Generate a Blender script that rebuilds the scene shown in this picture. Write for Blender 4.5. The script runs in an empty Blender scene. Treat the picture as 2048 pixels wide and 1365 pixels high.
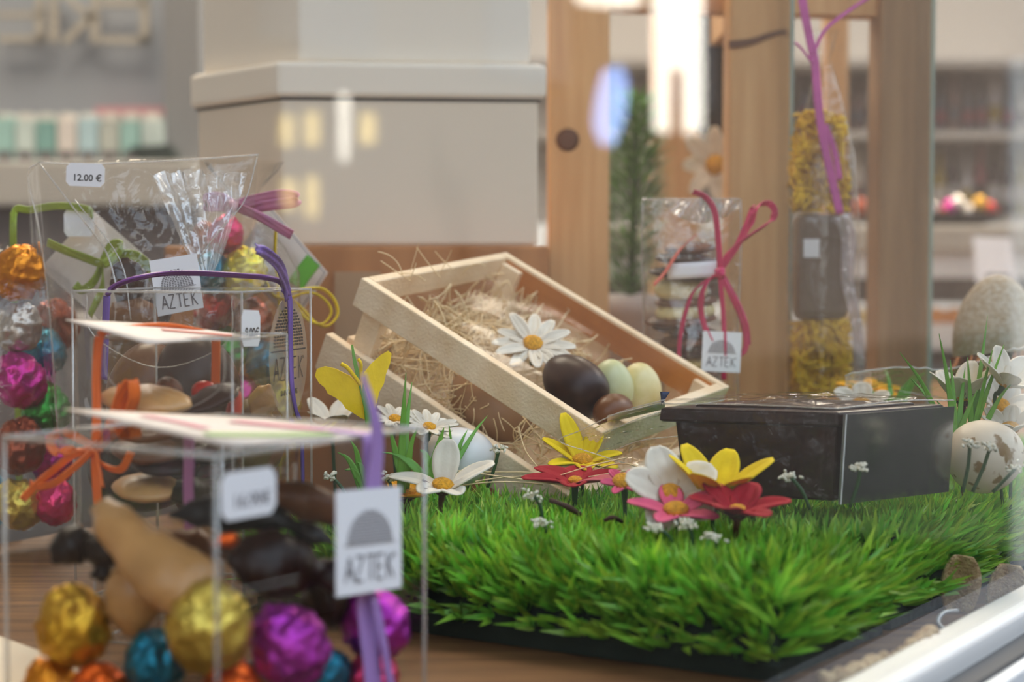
import bpy, math, random
from mathutils import Vector, Matrix, noise, Quaternion
R = random.Random(7)
C = bpy.context.scene.collection
SC = bpy.context.scene
V = Vector
# ------------------------------------------------------------------ camera, light
TZ = 0.80            # height of the window ledge the goods stand on
CZ = 0.99            # camera height
F = 3413.0           # focal length in pixels of the 2048 wide frame
PITCH = math.radians(2.81)
cd = bpy.data.cameras.new('camera'); cam = bpy.data.objects.new('camera', cd); C.objects.link(cam)
cam.location = (0, 0, CZ); cam.rotation_euler = (math.pi/2 - PITCH, 0, 0)
cd.sensor_width = 36; cd.lens = 60; cd.clip_start = 0.02; cd.clip_end = 100
cd.dof.use_dof = True; cd.dof.focus_distance = 0.98; cd.dof.aperture_fstop = 5.4
SC.camera = cam
SC.view_settings.view_transform = 'Standard'; SC.view_settings.look = 'None'
SC.view_settings.exposure = 0.0; SC.view_settings.gamma = 1.0
SC.view_settings.use_curve_mapping = False
SC.cycles.transparent_max_bounces = 40
SC.cycles.max_bounces = 10
SC.cycles.sample_clamp_indirect = 20
SC.cycles.caustics_reflective = False; SC.cycles.caustics_refractive = False

SKY = 3.7
w = bpy.data.worlds.new('sky'); SC.world = w; w.use_nodes = True
nt = w.node_tree; nt.nodes.clear()
tc = nt.nodes.new('ShaderNodeTexCoord'); sp = nt.nodes.new('ShaderNodeSeparateXYZ')
rp = nt.nodes.new('ShaderNodeValToRGB'); bg = nt.nodes.new('ShaderNodeBackground'); ow = nt.nodes.new('ShaderNodeOutputWorld')
nt.links.new(tc.outputs['Generated'], sp.inputs[0]); nt.links.new(sp.outputs[2], rp.inputs[0])
e = rp.color_ramp.elements
e[0].position = 0.0; e[0].color = (0.10, 0.10, 0.10, 1)
e[1].position = 0.04; e[1].color = (1.0, 0.97, 0.92, 1)
q = rp.color_ramp.elements.new(0.6); q.color = (0.62, 0.78, 1.0, 1)
nt.links.new(rp.outputs[0], bg.inputs[0]); bg.inputs[1].default_value = SKY
nt.links.new(bg.outputs[0], ow.inputs[0])

def area(name, loc, target, size, power, col, sy=None):
    l = bpy.data.lights.new(name, 'AREA'); l.energy = power; l.color = col
    l.size = size
    if sy: l.shape = 'RECTANGLE'; l.size_y = sy
    o = bpy.data.objects.new(name, l); C.objects.link(o); o.location = loc
    o.rotation_euler = (V(target) - V(loc)).to_track_quat('-Z', 'Y').to_euler()
    return o
# the shop's own ceiling lamps (warm) and the sun over the street
area('ceiling_lamp_light', (0.1, 1.5, 2.74), (0.0, 1.0, 0.9), 0.5, 5, (1.0, 0.76, 0.50), 0.3)
area('ceiling_lamp_light', (-0.7, 2.2, 2.74), (-0.7, 2.2, 0), 0.9, 28, (1.0, 0.84, 0.64), 0.9)
area('ceiling_lamp_light', (1.0, 3.3, 2.74), (1.0, 3.3, 0), 0.9, 75, (1.0, 0.88, 0.72), 0.9)
area('ceiling_lamp_light', (-0.6, 3.6, 2.74), (-0.6, 3.6, 0), 0.9, 60, (1.0, 0.92, 0.82), 0.9)
sl = bpy.data.lights.new('sun', 'SUN'); sl.energy = 65; sl.angle = 0.01; sl.color = (1, 0.94, 0.85)
so = bpy.data.objects.new('sun', sl); C.objects.link(so)
so.rotation_euler = V((0.60, -0.40, -0.75)).to_track_quat('-Z', 'Y').to_euler(); so.location = (-3, 4, 6)

# ------------------------------------------------------------------ pixel helpers (measure positions once)
def P(px, py, Y):
    x = (px-1024)/F; y = (682.5-py)/F
    c, s = math.cos(PITCH), math.sin(PITCH)
    d = V((x, y*s + c, y*c - s))
    return V((0, 0, CZ)) + d*(Y/d.y)
def G(px, py, z):
    a = P(px, py, 1.0) - V((0, 0, CZ)); return V((0, 0, CZ)) + a*((z-CZ)/a.z)

# ------------------------------------------------------------------ mesh builder
class MB:
    def __init__(s): s.v = []; s.f = []; s.smooth = []; s.col = []
    def add(s, vs, fs, sm=True, col=None):
        o = len(s.v); s.v += [tuple(p) for p in vs]; s.f += [tuple(i+o for i in f) for f in fs]
        s.smooth += [sm]*len(fs)
        if col is not None: s.col += [col]*len(vs)
        return s
    def box(s, c, size, M=None, sm=False):
        M = M or Matrix(); x, y, z = [k/2 for k in size]; c = V(c)
        vs = [c + M @ V((a*x, b*y, d*z)) for a in (-1, 1) for b in (-1, 1) for d in (-1, 1)]
        return s.add(vs, [(0,1,3,2),(4,6,7,5),(0,4,5,1),(2,3,7,6),(0,2,6,4),(1,5,7,3)], sm)
    def bar(s, o, a, b, c):     # box from corner o with edge vectors
        o, a, b, c = V(o), V(a), V(b), V(c)
        vs = [o, o+a, o+a+b, o+b, o+c, o+a+c, o+a+b+c, o+b+c]
        return s.add(vs, [(0,3,2,1),(4,5,6,7),(0,1,5,4),(1,2,6,5),(2,3,7,6),(3,0,4,7)], False)
    def tube(s, pts, r, n=8, col=None, cap=True):
        pts = [V(p) for p in pts]; m = len(pts); vs = []; fs = []
        rr = r if callable(r) else (lambda t: r)
        up = V((0, 0, 1)); t0 = (pts[1]-pts[0]).normalized()
        if abs(t0.dot(up)) > .9: up = V((1, 0, 0))
        nx = t0.cross(up).normalized()
        for i, p in enumerate(pts):
            t = (pts[min(i+1, m-1)] - pts[max(i-1, 0)]).normalized()
            nx = (nx - t*nx.dot(t)).normalized(); ny = t.cross(nx)
            q = rr(i/(m-1))
            for k in range(n):
                a = 2*math.pi*k/n; vs.append(p + nx*math.cos(a)*q + ny*math.sin(a)*q)
        for i in range(m-1):
            for k in range(n):
                fs.append((i*n+k, i*n+(k+1) % n, (i+1)*n+(k+1) % n, (i+1)*n+k))
        if cap: fs.append(tuple(range(n-1, -1, -1))); fs.append(tuple((m-1)*n+k for k in range(n)))
        return s.add(vs, fs, True, col)
    def lathe(s, prof, M=None, n=24, fn=None, close=True):
        M = M or Matrix(); vs = []; fs = []; m = len(prof)
        for (r, z) in prof:
            for k in range(n):
                a = 2*math.pi*k/n; p = V((r*math.cos(a), r*math.sin(a), z))
                if fn: p = fn(p)
                vs.append(M @ p)
        for i in range(m-1):
            for k in range(n): fs.append((i*n+k, i*n+(k+1) % n, (i+1)*n+(k+1) % n, (i+1)*n+k))
        if close: fs.append(tuple(range(n-1, -1, -1))); fs.append(tuple((m-1)*n+k for k in range(n)))
        return s.add(vs, fs, True)
    def ribbon(s, pts, wd, side, th=0.0004, pleat=0.0, seg=6):   # flat band; side = width direction hint (vector or list)
        pts = spline(pts, 8) if len(pts) > 2 else [V(p) for p in pts]
        m = len(pts); vs = []; fs = []; k2 = 2*(seg+1)
        for i, p in enumerate(pts):
            t = (pts[min(i+1, m-1)] - pts[max(i-1, 0)]).normalized(); u = i/(m-1)
            sd = side(u) if callable(side) else V(side)
            sd = (sd - t*sd.dot(t)).normalized(); nn = t.cross(sd)
            ww = wd(u) if callable(wd) else wd
            top = []; bot = []
            for j in range(seg+1):
                x = (j/seg-.5)*ww; z = pleat*math.sin(j*2.1+u*9)
                top.append(p + sd*x + nn*(z+th)); bot.append(p + sd*x + nn*(z-th))
            vs += top + bot[::-1]
        for i in range(m-1):
            for k in range(k2): fs.append((i*k2+k, i*k2+(k+1) % k2, (i+1)*k2+(k+1) % k2, (i+1)*k2+k))
        fs.append(tuple(range(k2-1, -1, -1))); fs.append(tuple((m-1)*k2+k for k in range(k2)))
        return s.add(vs, fs, True)
    def grid(s, fn, nu, nv, sm=True):
        vs = [fn(i/nu, j/nv) for j in range(nv+1) for i in range(nu+1)]
        fs = [(j*(nu+1)+i, j*(nu+1)+i+1, (j+1)*(nu+1)+i+1, (j+1)*(nu+1)+i) for j in range(nv) for i in range(nu)]
        return s.add(vs, fs, sm)
    def slab(s, fn, nu, nv, th, sm=True):      # closed sheet of real thickness
        a = [fn(i/nu, j/nv) for j in range(nv+1) for i in range(nu+1)]; W_ = nu+1
        nrm = []
        for j in range(nv+1):
            for i in range(W_):
                p = a[j*W_+min(i+1, nu)]-a[j*W_+max(i-1, 0)]; q_ = a[min(j+1, nv)*W_+i]-a[max(j-1, 0)*W_+i]
                k = p.cross(q_); nrm.append(k.normalized() if k.length > 1e-12 else V((0, 0, 1)))
        vs = [p+n_*th/2 for p, n_ in zip(a, nrm)] + [p-n_*th/2 for p, n_ in zip(a, nrm)]; o = len(a)
        fs = [(j*W_+i, j*W_+i+1, (j+1)*W_+i+1, (j+1)*W_+i) for j in range(nv) for i in range(nu)]
        fs += [tuple(o+k for k in f[::-1]) for f in fs]
        rim = [i for i in range(W_)] + [j*W_+nu for j in range(1, nv+1)] + [nv*W_+i for i in range(nu-1, -1, -1)] + [j*W_ for j in range(nv-1, 0, -1)]
        for k in range(len(rim)):
            x, y = rim[k], rim[(k+1) % len(rim)]; fs.append((x, x+o, y+o, y))
        return s.add(vs, fs, sm)
    def prism(s, poly, th, M):                # 2-D outline extruded (local xy) to thickness
        n = len(poly); vs = [M @ V((x, y, -th/2)) for x, y in poly] + [M @ V((x, y, th/2)) for x, y in poly]
        fs = [tuple(range(n-1, -1, -1)), tuple(range(n, 2*n))] + [(i, (i+1) % n, n+(i+1) % n, n+i) for i in range(n)]
        return s.add(vs, fs, False)
    def text(s, body, size, M, bold=0.0):
        cu = bpy.data.curves.new('t', 'FONT'); cu.body = body; cu.size = size; cu.align_x = 'CENTER'; cu.align_y = 'CENTER'; cu.offset = bold
        cu.extrude = 0.00005; cu.resolution_u = 3
        o = bpy.data.objects.new('t', cu); C.objects.link(o)
        dg = bpy.context.evaluated_depsgraph_get(); me = bpy.data.meshes.new_from_object(o.evaluated_get(dg))
        s.add([M @ v.co for v in me.vertices], [tuple(p.vertices) for p in me.polygons], False)
        bpy.data.objects.remove(o); bpy.data.curves.remove(cu); bpy.data.meshes.remove(me)
        return s

def spline(p, n):
    p = [V(x) for x in p]; q = [p[0]*2-p[1]] + p + [p[-1]*2-p[-2]]; out = []
    for i in range(1, len(q)-2):
        a, b, c, d = q[i-1:i+3]
        for k in range(n):
            t = k/n; out.append(.5*((2*b)+(c-a)*t+(2*a-5*b+4*c-d)*t*t+(3*b-a-3*c+d)*t*t*t))
    out.append(p[-1]); return out
OFF = {}
def tag(o, label=None, cat=None, group=None, kind=None):
    if label: o['label'] = label
    if cat: o['category'] = cat
    if group: o['group'] = group
    if kind: o['kind'] = kind
    return o
def root(name, loc, label, cat, group=None, kind=None):
    o = bpy.data.objects.new(name, None); o.empty_display_size = .01; C.objects.link(o); o.location = loc
    OFF[o.name] = V(loc); return tag(o, label, cat, group, kind)
def mk(name, mb, mat, parent=None, label=None, cat=None, group=None, kind=None, bevel=0, origin=None):
    off = OFF[parent.name] if parent else V(origin) if origin else None
    if off is None:
        n = len(mb.v); xs = [v[0] for v in mb.v]; ys = [v[1] for v in mb.v]; zs = [v[2] for v in mb.v]
        off = V(((min(xs)+max(xs))/2, (min(ys)+max(ys))/2, min(zs)))
    me = bpy.data.meshes.new(name)
    me.from_pydata([(v[0]-off.x, v[1]-off.y, v[2]-off.z) for v in mb.v], [], mb.f)
    me.polygons.foreach_set('use_smooth', mb.smooth)
    if mb.col:
        ca = me.color_attributes.new('tint', 'FLOAT_COLOR', 'POINT')
        ca.data.foreach_set('color', [x for c in mb.col for x in (c[0], c[1], c[2], 1.0)])
    me.materials.append(mat); me.update()
    o = bpy.data.objects.new(name, me); C.objects.link(o)
    if parent: o.parent = parent
    else: o.location = off
    OFF[o.name] = off
    if bevel:
        b = o.modifiers.new('b', 'BEVEL'); b.width = bevel; b.segments = 2; b.limit_method = 'ANGLE'
    return tag(o, label, cat, group, kind)
def frame(o, x, y, z): return Matrix(((x[0], y[0], z[0], o[0]), (x[1], y[1], z[1], o[1]), (x[2], y[2], z[2], o[2]), (0, 0, 0, 1)))
def facing(o, x, n):    # local frame with x axis ~x, z axis = n
    n = V(n).normalized(); x = V(x); x = (x-n*x.dot(n)).normalized(); return frame(o, x, n.cross(x), n)

# ------------------------------------------------------------------ materials
def lin(c): return tuple((x/255/12.92 if x/255 <= .04045 else ((x/255+.055)/1.055)**2.4) for x in c)
def mat(name, col, rough=.5, metal=0, var=0, scale=30, bump=0, bscale=200, spec=.5, trans=0, sss=0, sheen=0, coat=0, srgb=True, stretch=None, col2=None):
    m = bpy.data.materials.new(name); m.use_nodes = True; n = m.node_tree; b = n.nodes['Principled BSDF']
    c = lin(col) if srgb else col
    b.inputs['Base Color'].default_value = (*c, 1); b.inputs['Roughness'].default_value = rough; b.inputs['Metallic'].default_value = metal
    b.inputs['Specular IOR Level'].default_value = spec; b.inputs['Coat Weight'].default_value = coat
    if sss: b.inputs['Subsurface Weight'].default_value = sss; b.inputs['Subsurface Scale'].default_value = .004
    tcn = n.nodes.new('ShaderNodeTexCoord'); src = tcn.outputs['Object']
    if stretch:
        mp = n.nodes.new('ShaderNodeMapping'); mp.inputs['Scale'].default_value = stretch[0:3]
        if len(stretch) > 3: mp.inputs['Rotation'].default_value = (0, 0, stretch[3])
        n.links.new(src, mp.inputs[0]); src = mp.outputs[0]
    if var or col2:
        nz = n.nodes.new('ShaderNodeTexNoise'); nz.inputs['Scale'].default_value = scale; nz.inputs['Detail'].default_value = 5
        n.links.new(src, nz.inputs['Vector'])
        mx = n.nodes.new('ShaderNodeValToRGB'); el = mx.color_ramp.elements
        c2 = lin(col2) if col2 else tuple(x*(1-var) for x in c)
        el[0].position = .35; el[0].color = (*c2, 1); el[1].position = .65; el[1].color = (*[min(1, x*(1+var*.5)) for x in c], 1)
        n.links.new(nz.outputs[0], mx.inputs[0]); n.links.new(mx.outputs[0], b.inputs['Base Color'])
    if bump:
        nb = n.nodes.new('ShaderNodeTexNoise'); nb.inputs['Scale'].default_value = bscale; nb.inputs['Detail'].default_value = 4
        n.links.new(src, nb.inputs['Vector'])
        bp = n.nodes.new('ShaderNodeBump'); bp.inputs['Strength'].default_value = bump; bp.inputs['Distance'].default_value = .002
        n.links.new(nb.outputs[0], bp.inputs['Height']); n.links.new(bp.outputs[0], b.inputs['Normal'])
    return m
def clear(name, tint=(.97, .97, .96), k=1.0, base=.02, rough=.03, bump=0, bscale=40, haze=0.0, ior=1.5):
    m = bpy.data.materials.new(name); m.use_nodes = True; n = m.node_tree; n.nodes.clear()
    out = n.nodes.new('ShaderNodeOutputMaterial'); tr = n.nodes.new('ShaderNodeBsdfTransparent'); gl = n.nodes.new('ShaderNodeBsdfGlossy')
    mx = n.nodes.new('ShaderNodeMixShader'); fr = n.nodes.new('ShaderNodeFresnel'); ma = n.nodes.new('ShaderNodeMath')
    tr.inputs[0].default_value = (*tint, 1); gl.inputs['Roughness'].default_value = rough; 
    ge = n.nodes.new('ShaderNodeNewGeometry'); mi = n.nodes.new('ShaderNodeMath'); mi.operation = 'MULTIPLY_ADD'   # same index on both faces of the film
    mi.inputs[1].default_value = 1/ior-ior; mi.inputs[2].default_value = ior; n.links.new(ge.outputs['Backfacing'], mi.inputs[0]); n.links.new(mi.outputs[0], fr.inputs[0])
    ma.operation = 'MULTIPLY_ADD'; ma.inputs[1].default_value = k; ma.inputs[2].default_value = base; ma.use_clamp = True
    n.links.new(fr.outputs[0], ma.inputs[0]); n.links.new(ma.outputs[0], mx.inputs[0])
    n.links.new(gl.outputs[0], mx.inputs[2]); last = tr.outputs[0]
    if haze:
        df = n.nodes.new('ShaderNodeBsdfDiffuse'); df.inputs[0].default_value = (.9, .9, .9, 1)
        tl = n.nodes.new('ShaderNodeBsdfTranslucent'); tl.inputs[0].default_value = (.9, .9, .9, 1)
        a_ = n.nodes.new('ShaderNodeMixShader'); a_.inputs[0].default_value = .5
        n.links.new(df.outputs[0], a_.inputs[1]); n.links.new(tl.outputs[0], a_.inputs[2])
        m2 = n.nodes.new('ShaderNodeMixShader'); m2.inputs[0].default_value = haze
        n.links.new(tr.outputs[0], m2.inputs[1]); n.links.new(a_.outputs[0], m2.inputs[2]); last = m2.outputs[0]
    n.links.new(last, mx.inputs[1]); n.links.new(mx.outputs[0], out.inputs[0])
    if bump:
        tcn = n.nodes.new('ShaderNodeTexCoord'); nb = n.nodes.new('ShaderNodeTexNoise'); nb.inputs['Scale'].default_value = bscale; nb.inputs['Detail'].default_value = 3
        nb.inputs['Distortion'].default_value = 1.2
        bp = n.nodes.new('ShaderNodeBump'); bp.inputs['Strength'].default_value = bump; bp.inputs['Distance'].default_value = .004
        n.links.new(tcn.outputs['Object'], nb.inputs['Vector']); n.links.new(nb.outputs[0], bp.inputs['Height'])
        n.links.new(bp.outputs[0], gl.inputs['Normal']); n.links.new(bp.outputs[0], fr.inputs['Normal'])
    return m
def tintmat(name, rough=.5, sss=0, trl=.0):
    m = bpy.data.materials.new(name); m.use_nodes = True; n = m.node_tree; b = n.nodes['Principled BSDF']
    at = n.nodes.new('ShaderNodeAttribute'); at.attribute_name = 'tint'
    n.links.new(at.outputs['Color'], b.inputs['Base Color']); b.inputs['Roughness'].default_value = rough
    if trl:
        t = n.nodes.new('ShaderNodeBsdfTranslucent'); mx = n.nodes.new('ShaderNodeMixShader'); mx.inputs[0].default_value = trl
        n.links.new(at.outputs['Color'], t.inputs[0]); n.links.new(b.outputs[0], mx.inputs[1]); n.links.new(t.outputs[0], mx.inputs[2])
        n.links.new(mx.outputs[0], n.nodes['Material Output'].inputs[0])
    return m
M = {}
M['clear'] = clear('clear_plastic', (.965, .965, .955), .75, .0, .02)
M['edge'] = clear('clear_plastic_fold', (.9, .9, .88), 1.0, .12, .25, haze=.28)
M['cello'] = clear('cellophane', (.98, .98, .975), 1.0, .01, .06, bump=.6, bscale=38)
M['cello_fine'] = clear('cellophane_crumpled', (.97, .97, .965), 1.1, .015, .08, bump=.5, bscale=60)
M['sleeve'] = clear('sleeve_film', (.98, .98, .98), .55, 0, .1, bump=.5, bscale=70)
M['pane'] = clear('window_glass', (.985, .99, .985), 1.0, 0, 0)
M['paper'] = mat('white_paper', (218, 204, 192), .6, var=.03, scale=40)
M['label'] = mat('price_label_paper', (240, 238, 240), .5)
M['ink'] = mat('printing_ink', (35, 32, 32), .5)
M['ink_soft'] = mat('faded_ink', (120, 116, 120), .6)
M['choc'] = mat('dark_chocolate', (46, 21, 14), .34, spec=.28, var=.3, scale=60, bump=.1, bscale=90)
M['milk'] = mat('milk_chocolate', (108, 66, 36), .35, spec=.3, var=.18, scale=50, bump=.1, bscale=120)
M['tan'] = mat('caramel_chocolate', (205, 152, 92), .35, var=.15, scale=60, bump=.15, bscale=100)
M['black'] = mat('black_chocolate', (22, 16, 14), .34, spec=.28, bump=.1)
M['whitechoc'] = mat('white_chocolate', (240, 226, 172), .35, col2=(222, 205, 140), scale=70)
M['greenchoc'] = mat('pale_green_chocolate', (214, 216, 170), .35, col2=(196, 196, 140), scale=60)
M['cookie'] = mat('butter_biscuit', (226, 190, 120), .75, var=.2, scale=150, bump=.3, bscale=300)
M['cookie_dark'] = mat('nut_florentine', (112, 62, 34), .45, var=.6, scale=160, bump=.8, bscale=260)
M['red_fruit'] = mat('candied_fruit', (200, 40, 30), .25)
M['wood'] = mat('ledge_oak', (132, 92, 56), .6, spec=.3, col2=(96, 64, 38), scale=6, stretch=(2, 22, 2, 0.25), bump=.1, bscale=20)
M['pine'] = mat('pine_post', (226, 178, 122), .6, col2=(208, 156, 100), scale=5, stretch=(16, 16, 1))
M['crate'] = mat('pale_poplar_wood', (250, 226, 192), .7, col2=(238, 208, 168), scale=9, stretch=(6, 6, 6), bump=.4, bscale=90)
M['straw'] = mat('wood_wool', (240, 212, 164), .7, var=.2, scale=20)
M['stem'] = mat('plastic_stem', (38, 74, 34), .5)
M['twig'] = mat('brown_twig', (70, 42, 30), .8)
M['calyx'] = mat('brown_calyx', (84, 36, 18), .7)
M['pollen'] = mat('yellow_flower_centre', (236, 168, 24), .8, bump=1, bscale=900, var=.3, scale=500)
M['bud'] = mat('white_bud', (226, 220, 200), .8, bump=.6, bscale=600)
M['grass'] = tintmat('plastic_grass', .42, trl=.25)
M['matbase'] = mat('dark_mat_base', (28, 36, 24), .8, bump=.6, bscale=150)
M['soil'] = mat('mat_backing', (22, 24, 20), .7)
def petalmat(n_, c): return mat(n_, c, .7, spec=.2, var=.12, scale=60, bump=.35, bscale=150, sss=0)
M['p_white'] = petalmat('white_petal', (232, 222, 204)); M['p_red'] = petalmat('crimson_petal', (158, 0, 30)); M['p_yellow'] = petalmat('yellow_petal', (236, 204, 20))
M['p_pink'] = petalmat('pink_petal', (222, 92, 128)); M['p_rose'] = petalmat('dusty_rose_petal', (190, 90, 100)); M['p_orange'] = petalmat('orange_petal', (240, 170, 10)); M['p_lemon'] = petalmat('butterfly_felt', (250, 208, 24))
FOIL = {}
for n_, c in dict(orange=(226, 140, 30), silver=(200, 190, 180), magenta=(196, 40, 140), teal=(10, 120, 150), green=(40, 140, 50), copper=(150, 70, 44), gold=(212, 160, 44),
                  pale=(214, 186, 84), pink=(220, 60, 110), red=(190, 50, 40), blood=(240, 100, 24), violet=(176, 50, 170), lemon=(226, 210, 60)).items():
    FOIL[n_] = mat(n_+'_foil', c, .34, metal=.75, bump=.7, bscale=160)

def S(name, mb, m_, **k): return mk(name, mb, m_, kind='structure', **k)
# ------------------------------------------------------------------ setting: shop shell, window, street
WP = V((.175, .736, 0)); WD = V((.55, .835, 0)).normalized(); WN = V((.835, -.55, 0)).normalized(); UP = V((0, 0, 1))
def W(t, z=0, off=0): return WP + WD*t + WN*off + UP*z
m_wall = mat('painted_wall', (196, 198, 202), .85, var=.03, scale=3, bump=.05)
m_floor = mat('grey_floor_tiles', (120, 116, 110), .5, var=.1, scale=2)
m_ceil = mat('white_ceiling', (225, 222, 216), .9)
m_alu = mat('window_aluminium', (225, 224, 220), .35, metal=.5)
m_aludark = mat('window_gasket', (70, 66, 62), .6)
m_frameside = mat('grey_frame_paint', (84, 88, 96), .5)
m_cream = mat('cream_sill_paint', (226, 208, 182), .6)
fpl = [V((-2.8, -1.15, 0)), V((-1.05, -1.15, 0)), W(-2.2, 0, .03), W(5.2, 0, .03), V((-2.8, 5.1, 0))]
S('floor', MB().add(fpl+[p-UP*.1 for p in fpl], [(0,1,2,3,4), (9,8,7,6,5)]+[(i, i+5, (i+1) % 5+5, (i+1) % 5) for i in range(5)], False), m_floor)
S('wall_back', MB().box((.1, 5.05, 1.4), (5.8, .1, 2.8)), m_wall)
S('wall_left', MB().box((-2.75, 2.0, 1.4), (.1, 6.2, 2.8)), m_wall)
S('wall_near', MB().bar((-2.8, -1.15, 0), (1.75, 0, 0), (0, .1, 0), (0, 0, 2.8)), m_wall)
S('wall_window_below', MB().bar(W(-2.2, 0, -.012), WD*7.4, WN*.05, UP*(TZ-.02)), m_wall)
S('wall_window_above', MB().bar(W(-2.2, 2.3, -.02), WD*7.4, WN*.06, UP*.5), m_wall)
S('wall_window_far', MB().bar(W(3.2, TZ-.02, -.02), WD*2.0, WN*.06, UP*1.55), m_wall)
S('ceiling', MB().add([(-2.9, -1.25, 2.8), (-.6, -1.25, 2.8), W(-2.2, 2.8, .55), W(5.2, 2.8, .55), (-2.9, 5.2, 2.8),
                       (-2.9, -1.25, 2.95), (-.6, -1.25, 2.95), W(-2.2, 2.95, .55), W(5.2, 2.95, .55), (-2.9, 5.2, 2.95)],
                      [(4,3,2,1,0), (5,6,7,8,9), (0,1,6,5), (1,2,7,6), (2,3,8,7), (3,4,9,8), (4,0,5,9)], False), m_ceil)  # overhang past the pane is widened to cut sky light from above
# window pane and its frame
wn = mk('window_1', MB().bar(W(-1.4, TZ+.01, 0), WD*4.6, WN*.006, UP*1.5), M['pane'], kind='structure')
S('trim_1', MB().bar(W(-1.4, TZ-.03, -.012), WD*4.6, WN*.022, UP*.045), m_alu, bevel=.002)
S('trim_2', MB().bar(W(-1.4, TZ-.03, .010), WD*4.6, WN*.012, UP*.034), m_aludark)
S('trim_3', MB().bar(W(-1.4, TZ-.034, .022), WD*4.6, WN*.008, UP*.036), m_alu, bevel=.001)
S('trim_4', MB().bar(W(-1.4, TZ-.06, .03), WD*4.6, WN*.05, UP*.05), m_frameside)
# street outside, seen only as a reflection in the pane
m_pave = mat('dark_pavement', (20, 20, 20), .9, spec=0, var=.1, scale=2)
m_fac = mat('dark_brick_facade', (44, 40, 38), .9, spec=0, var=.1, scale=1)
m_glassd = mat('dark_facade_window', (24, 28, 36), .2)
S('floor_street', MB().bar(W(-14, -.12, .06), WD*60, WN*9, UP*.1), m_pave)
S('wall_street', MB().bar(W(-10, -.02, 7.2), WD*50, WN*.3, UP*5.2), m_fac)
def mir(p):
    p = V(p); d = (p-WP).dot(WN); return p - WN*(2*d)
for k in range(9):
    S('window_%d' % (k+2), MB().bar(W(-8+k*2.6, 2.4, 7.16), WD*1.2, WN*.06, UP*1.9), m_glassd)
def board(name, label, cat, poly, Y, m_):  # unseen boards added so the pane mirrors bright patches
    a = [mir(P(x, y, Y)) for x, y in poly]; n = len(a); n_ = (a[1]-a[0]).cross(a[2]-a[0]).normalized()*.02
    return mk(name, MB().add([p-n_ for p in a]+[p+n_ for p in a], [tuple(range(n-1, -1, -1)), tuple(range(n, 2*n))]+[(i, (i+1) % n, n+(i+1) % n, n+i) for i in range(n)], False), m_, label=label, cat=cat)
m_patch = mat('pale_yellow_patch', (214, 190, 120), .8)
m_refl = mat('white_reflector', (250, 248, 240), .8); m_blue = mat('pale_blue_reflector', (150, 180, 250), .8)

board('reflector', 'white slotted banner added for the sky patch mirrored in the glass over the wooden rack', 'reflector', [(1300,-160),(1402,-160),(1404,262),(1364,268),(1362,140),(1340,140),(1338,268),(1306,262)], 12, m_refl)  # invented outline that puts the white sky patch into the pane
board('reflector', 'narrow pale blue banner added for the blue patch mirrored in the glass left of the white one', 'reflector', [(1206,140),(1240,134),(1254,160),(1250,230),(1226,292),(1196,288),(1184,250),(1190,190)], 12, m_blue)  # added so the pane carries a blue sky patch
board('glare_prop', 'white awning added for the glare mirrored along the top of the glass', 'prop', [(1140,-120),(1285,-120),(1280,10),(1230,18),(1150,8)], 12, m_refl)  # added bright piece, there only for the glare at the top
board('brightener', 'white painted bollard added outside for the pale band mirrored at the right frame edge', 'brightener', [(2020,120),(2105,120),(2105,1235),(2024,1235)], 4.5, m_refl)  # added outside to whiten the right edge by its reflection
for i, (x, y, w_, h_) in enumerate(((572, 262, 26, 60), (622, 258, 28, 66), (734, 258, 30, 60), (576, 390, 26, 60), (622, 395, 24, 80))):
    board('window_shutter', 'pale yellow shutter added for a window mirrored over the big card box, %s' % ('upper left', 'upper middle', 'upper right', 'lower left', 'lower right')[i], 'shutter', [(x-w_/2, y-h_/2), (x+w_/2, y-h_/2), (x+w_/2, y+h_/2), (x-w_/2, y+h_/2)], 11, m_patch)  # boards added to stand in for the mirrored facade windows
board('streak_reflector', 'narrow white hanging banner added for the streak mirrored over the big card box lid', 'reflector', [(676, 190), (698, 190), (694, 322), (678, 322)], 11, m_refl)  # added for the white streak over the card box
# ledge (display table) along the window
tw = -WN
def TB(t, d): return WP + WD*t - WN*d
tb = MB().bar(TB(-.62, .016)+UP*(TZ-.035), WD*2.5, -WN*.63, UP*.035)
ledge = mk('display_ledge', tb, M['wood'], label='oak-coloured wooden ledge under all the window goods', cat='table', bevel=.002)
legm = mat('ledge_support', (170, 165, 158), .7)
for t in (-.5, .6, 1.75):
    mk('support_panel', MB().bar(TB(t, .05)+UP*0, WD*.03, -WN*.55, UP*(TZ-.035)), legm, ledge)

# ------------------------------------------------------------------ printed marks
def dome(mb, Mx, w_, h_, rows=11):
    rg = random.Random(3)
    for r in range(rows):
        y = (r+.5)/rows; half = w_/2*math.sqrt(max(0, 1-y*y)); n = max(2, int(half/w_*26))
        for k in range(n):
            x = -half + (k+.5)*2*half/n; dx = 2*half/n*.36; dy = h_/rows*.33; tl = rg.uniform(-.4, .4)*dy
            q_ = [(x-dx, y*h_-dy+tl), (x+dx, y*h_-dy-tl), (x+dx, y*h_+dy-tl), (x-dx, y*h_+dy+tl)]
            mb.add([Mx @ V((a, b, 0)) for a, b in q_], [(0, 1, 2, 3)], False)
    return mb
def strokes(mb, Mx, segs, wd):
    for (x0, y0, x1, y1) in segs:
        a, b = V((x0, y0, 0)), V((x1, y1, 0)); d = (b-a).normalized(); s_ = V((-d.y, d.x, 0))*wd/2
        mb.add([Mx @ p for p in (a-s_, b-s_, b+s_, a+s_)], [(0, 1, 2, 3)], False)
    return mb
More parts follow.
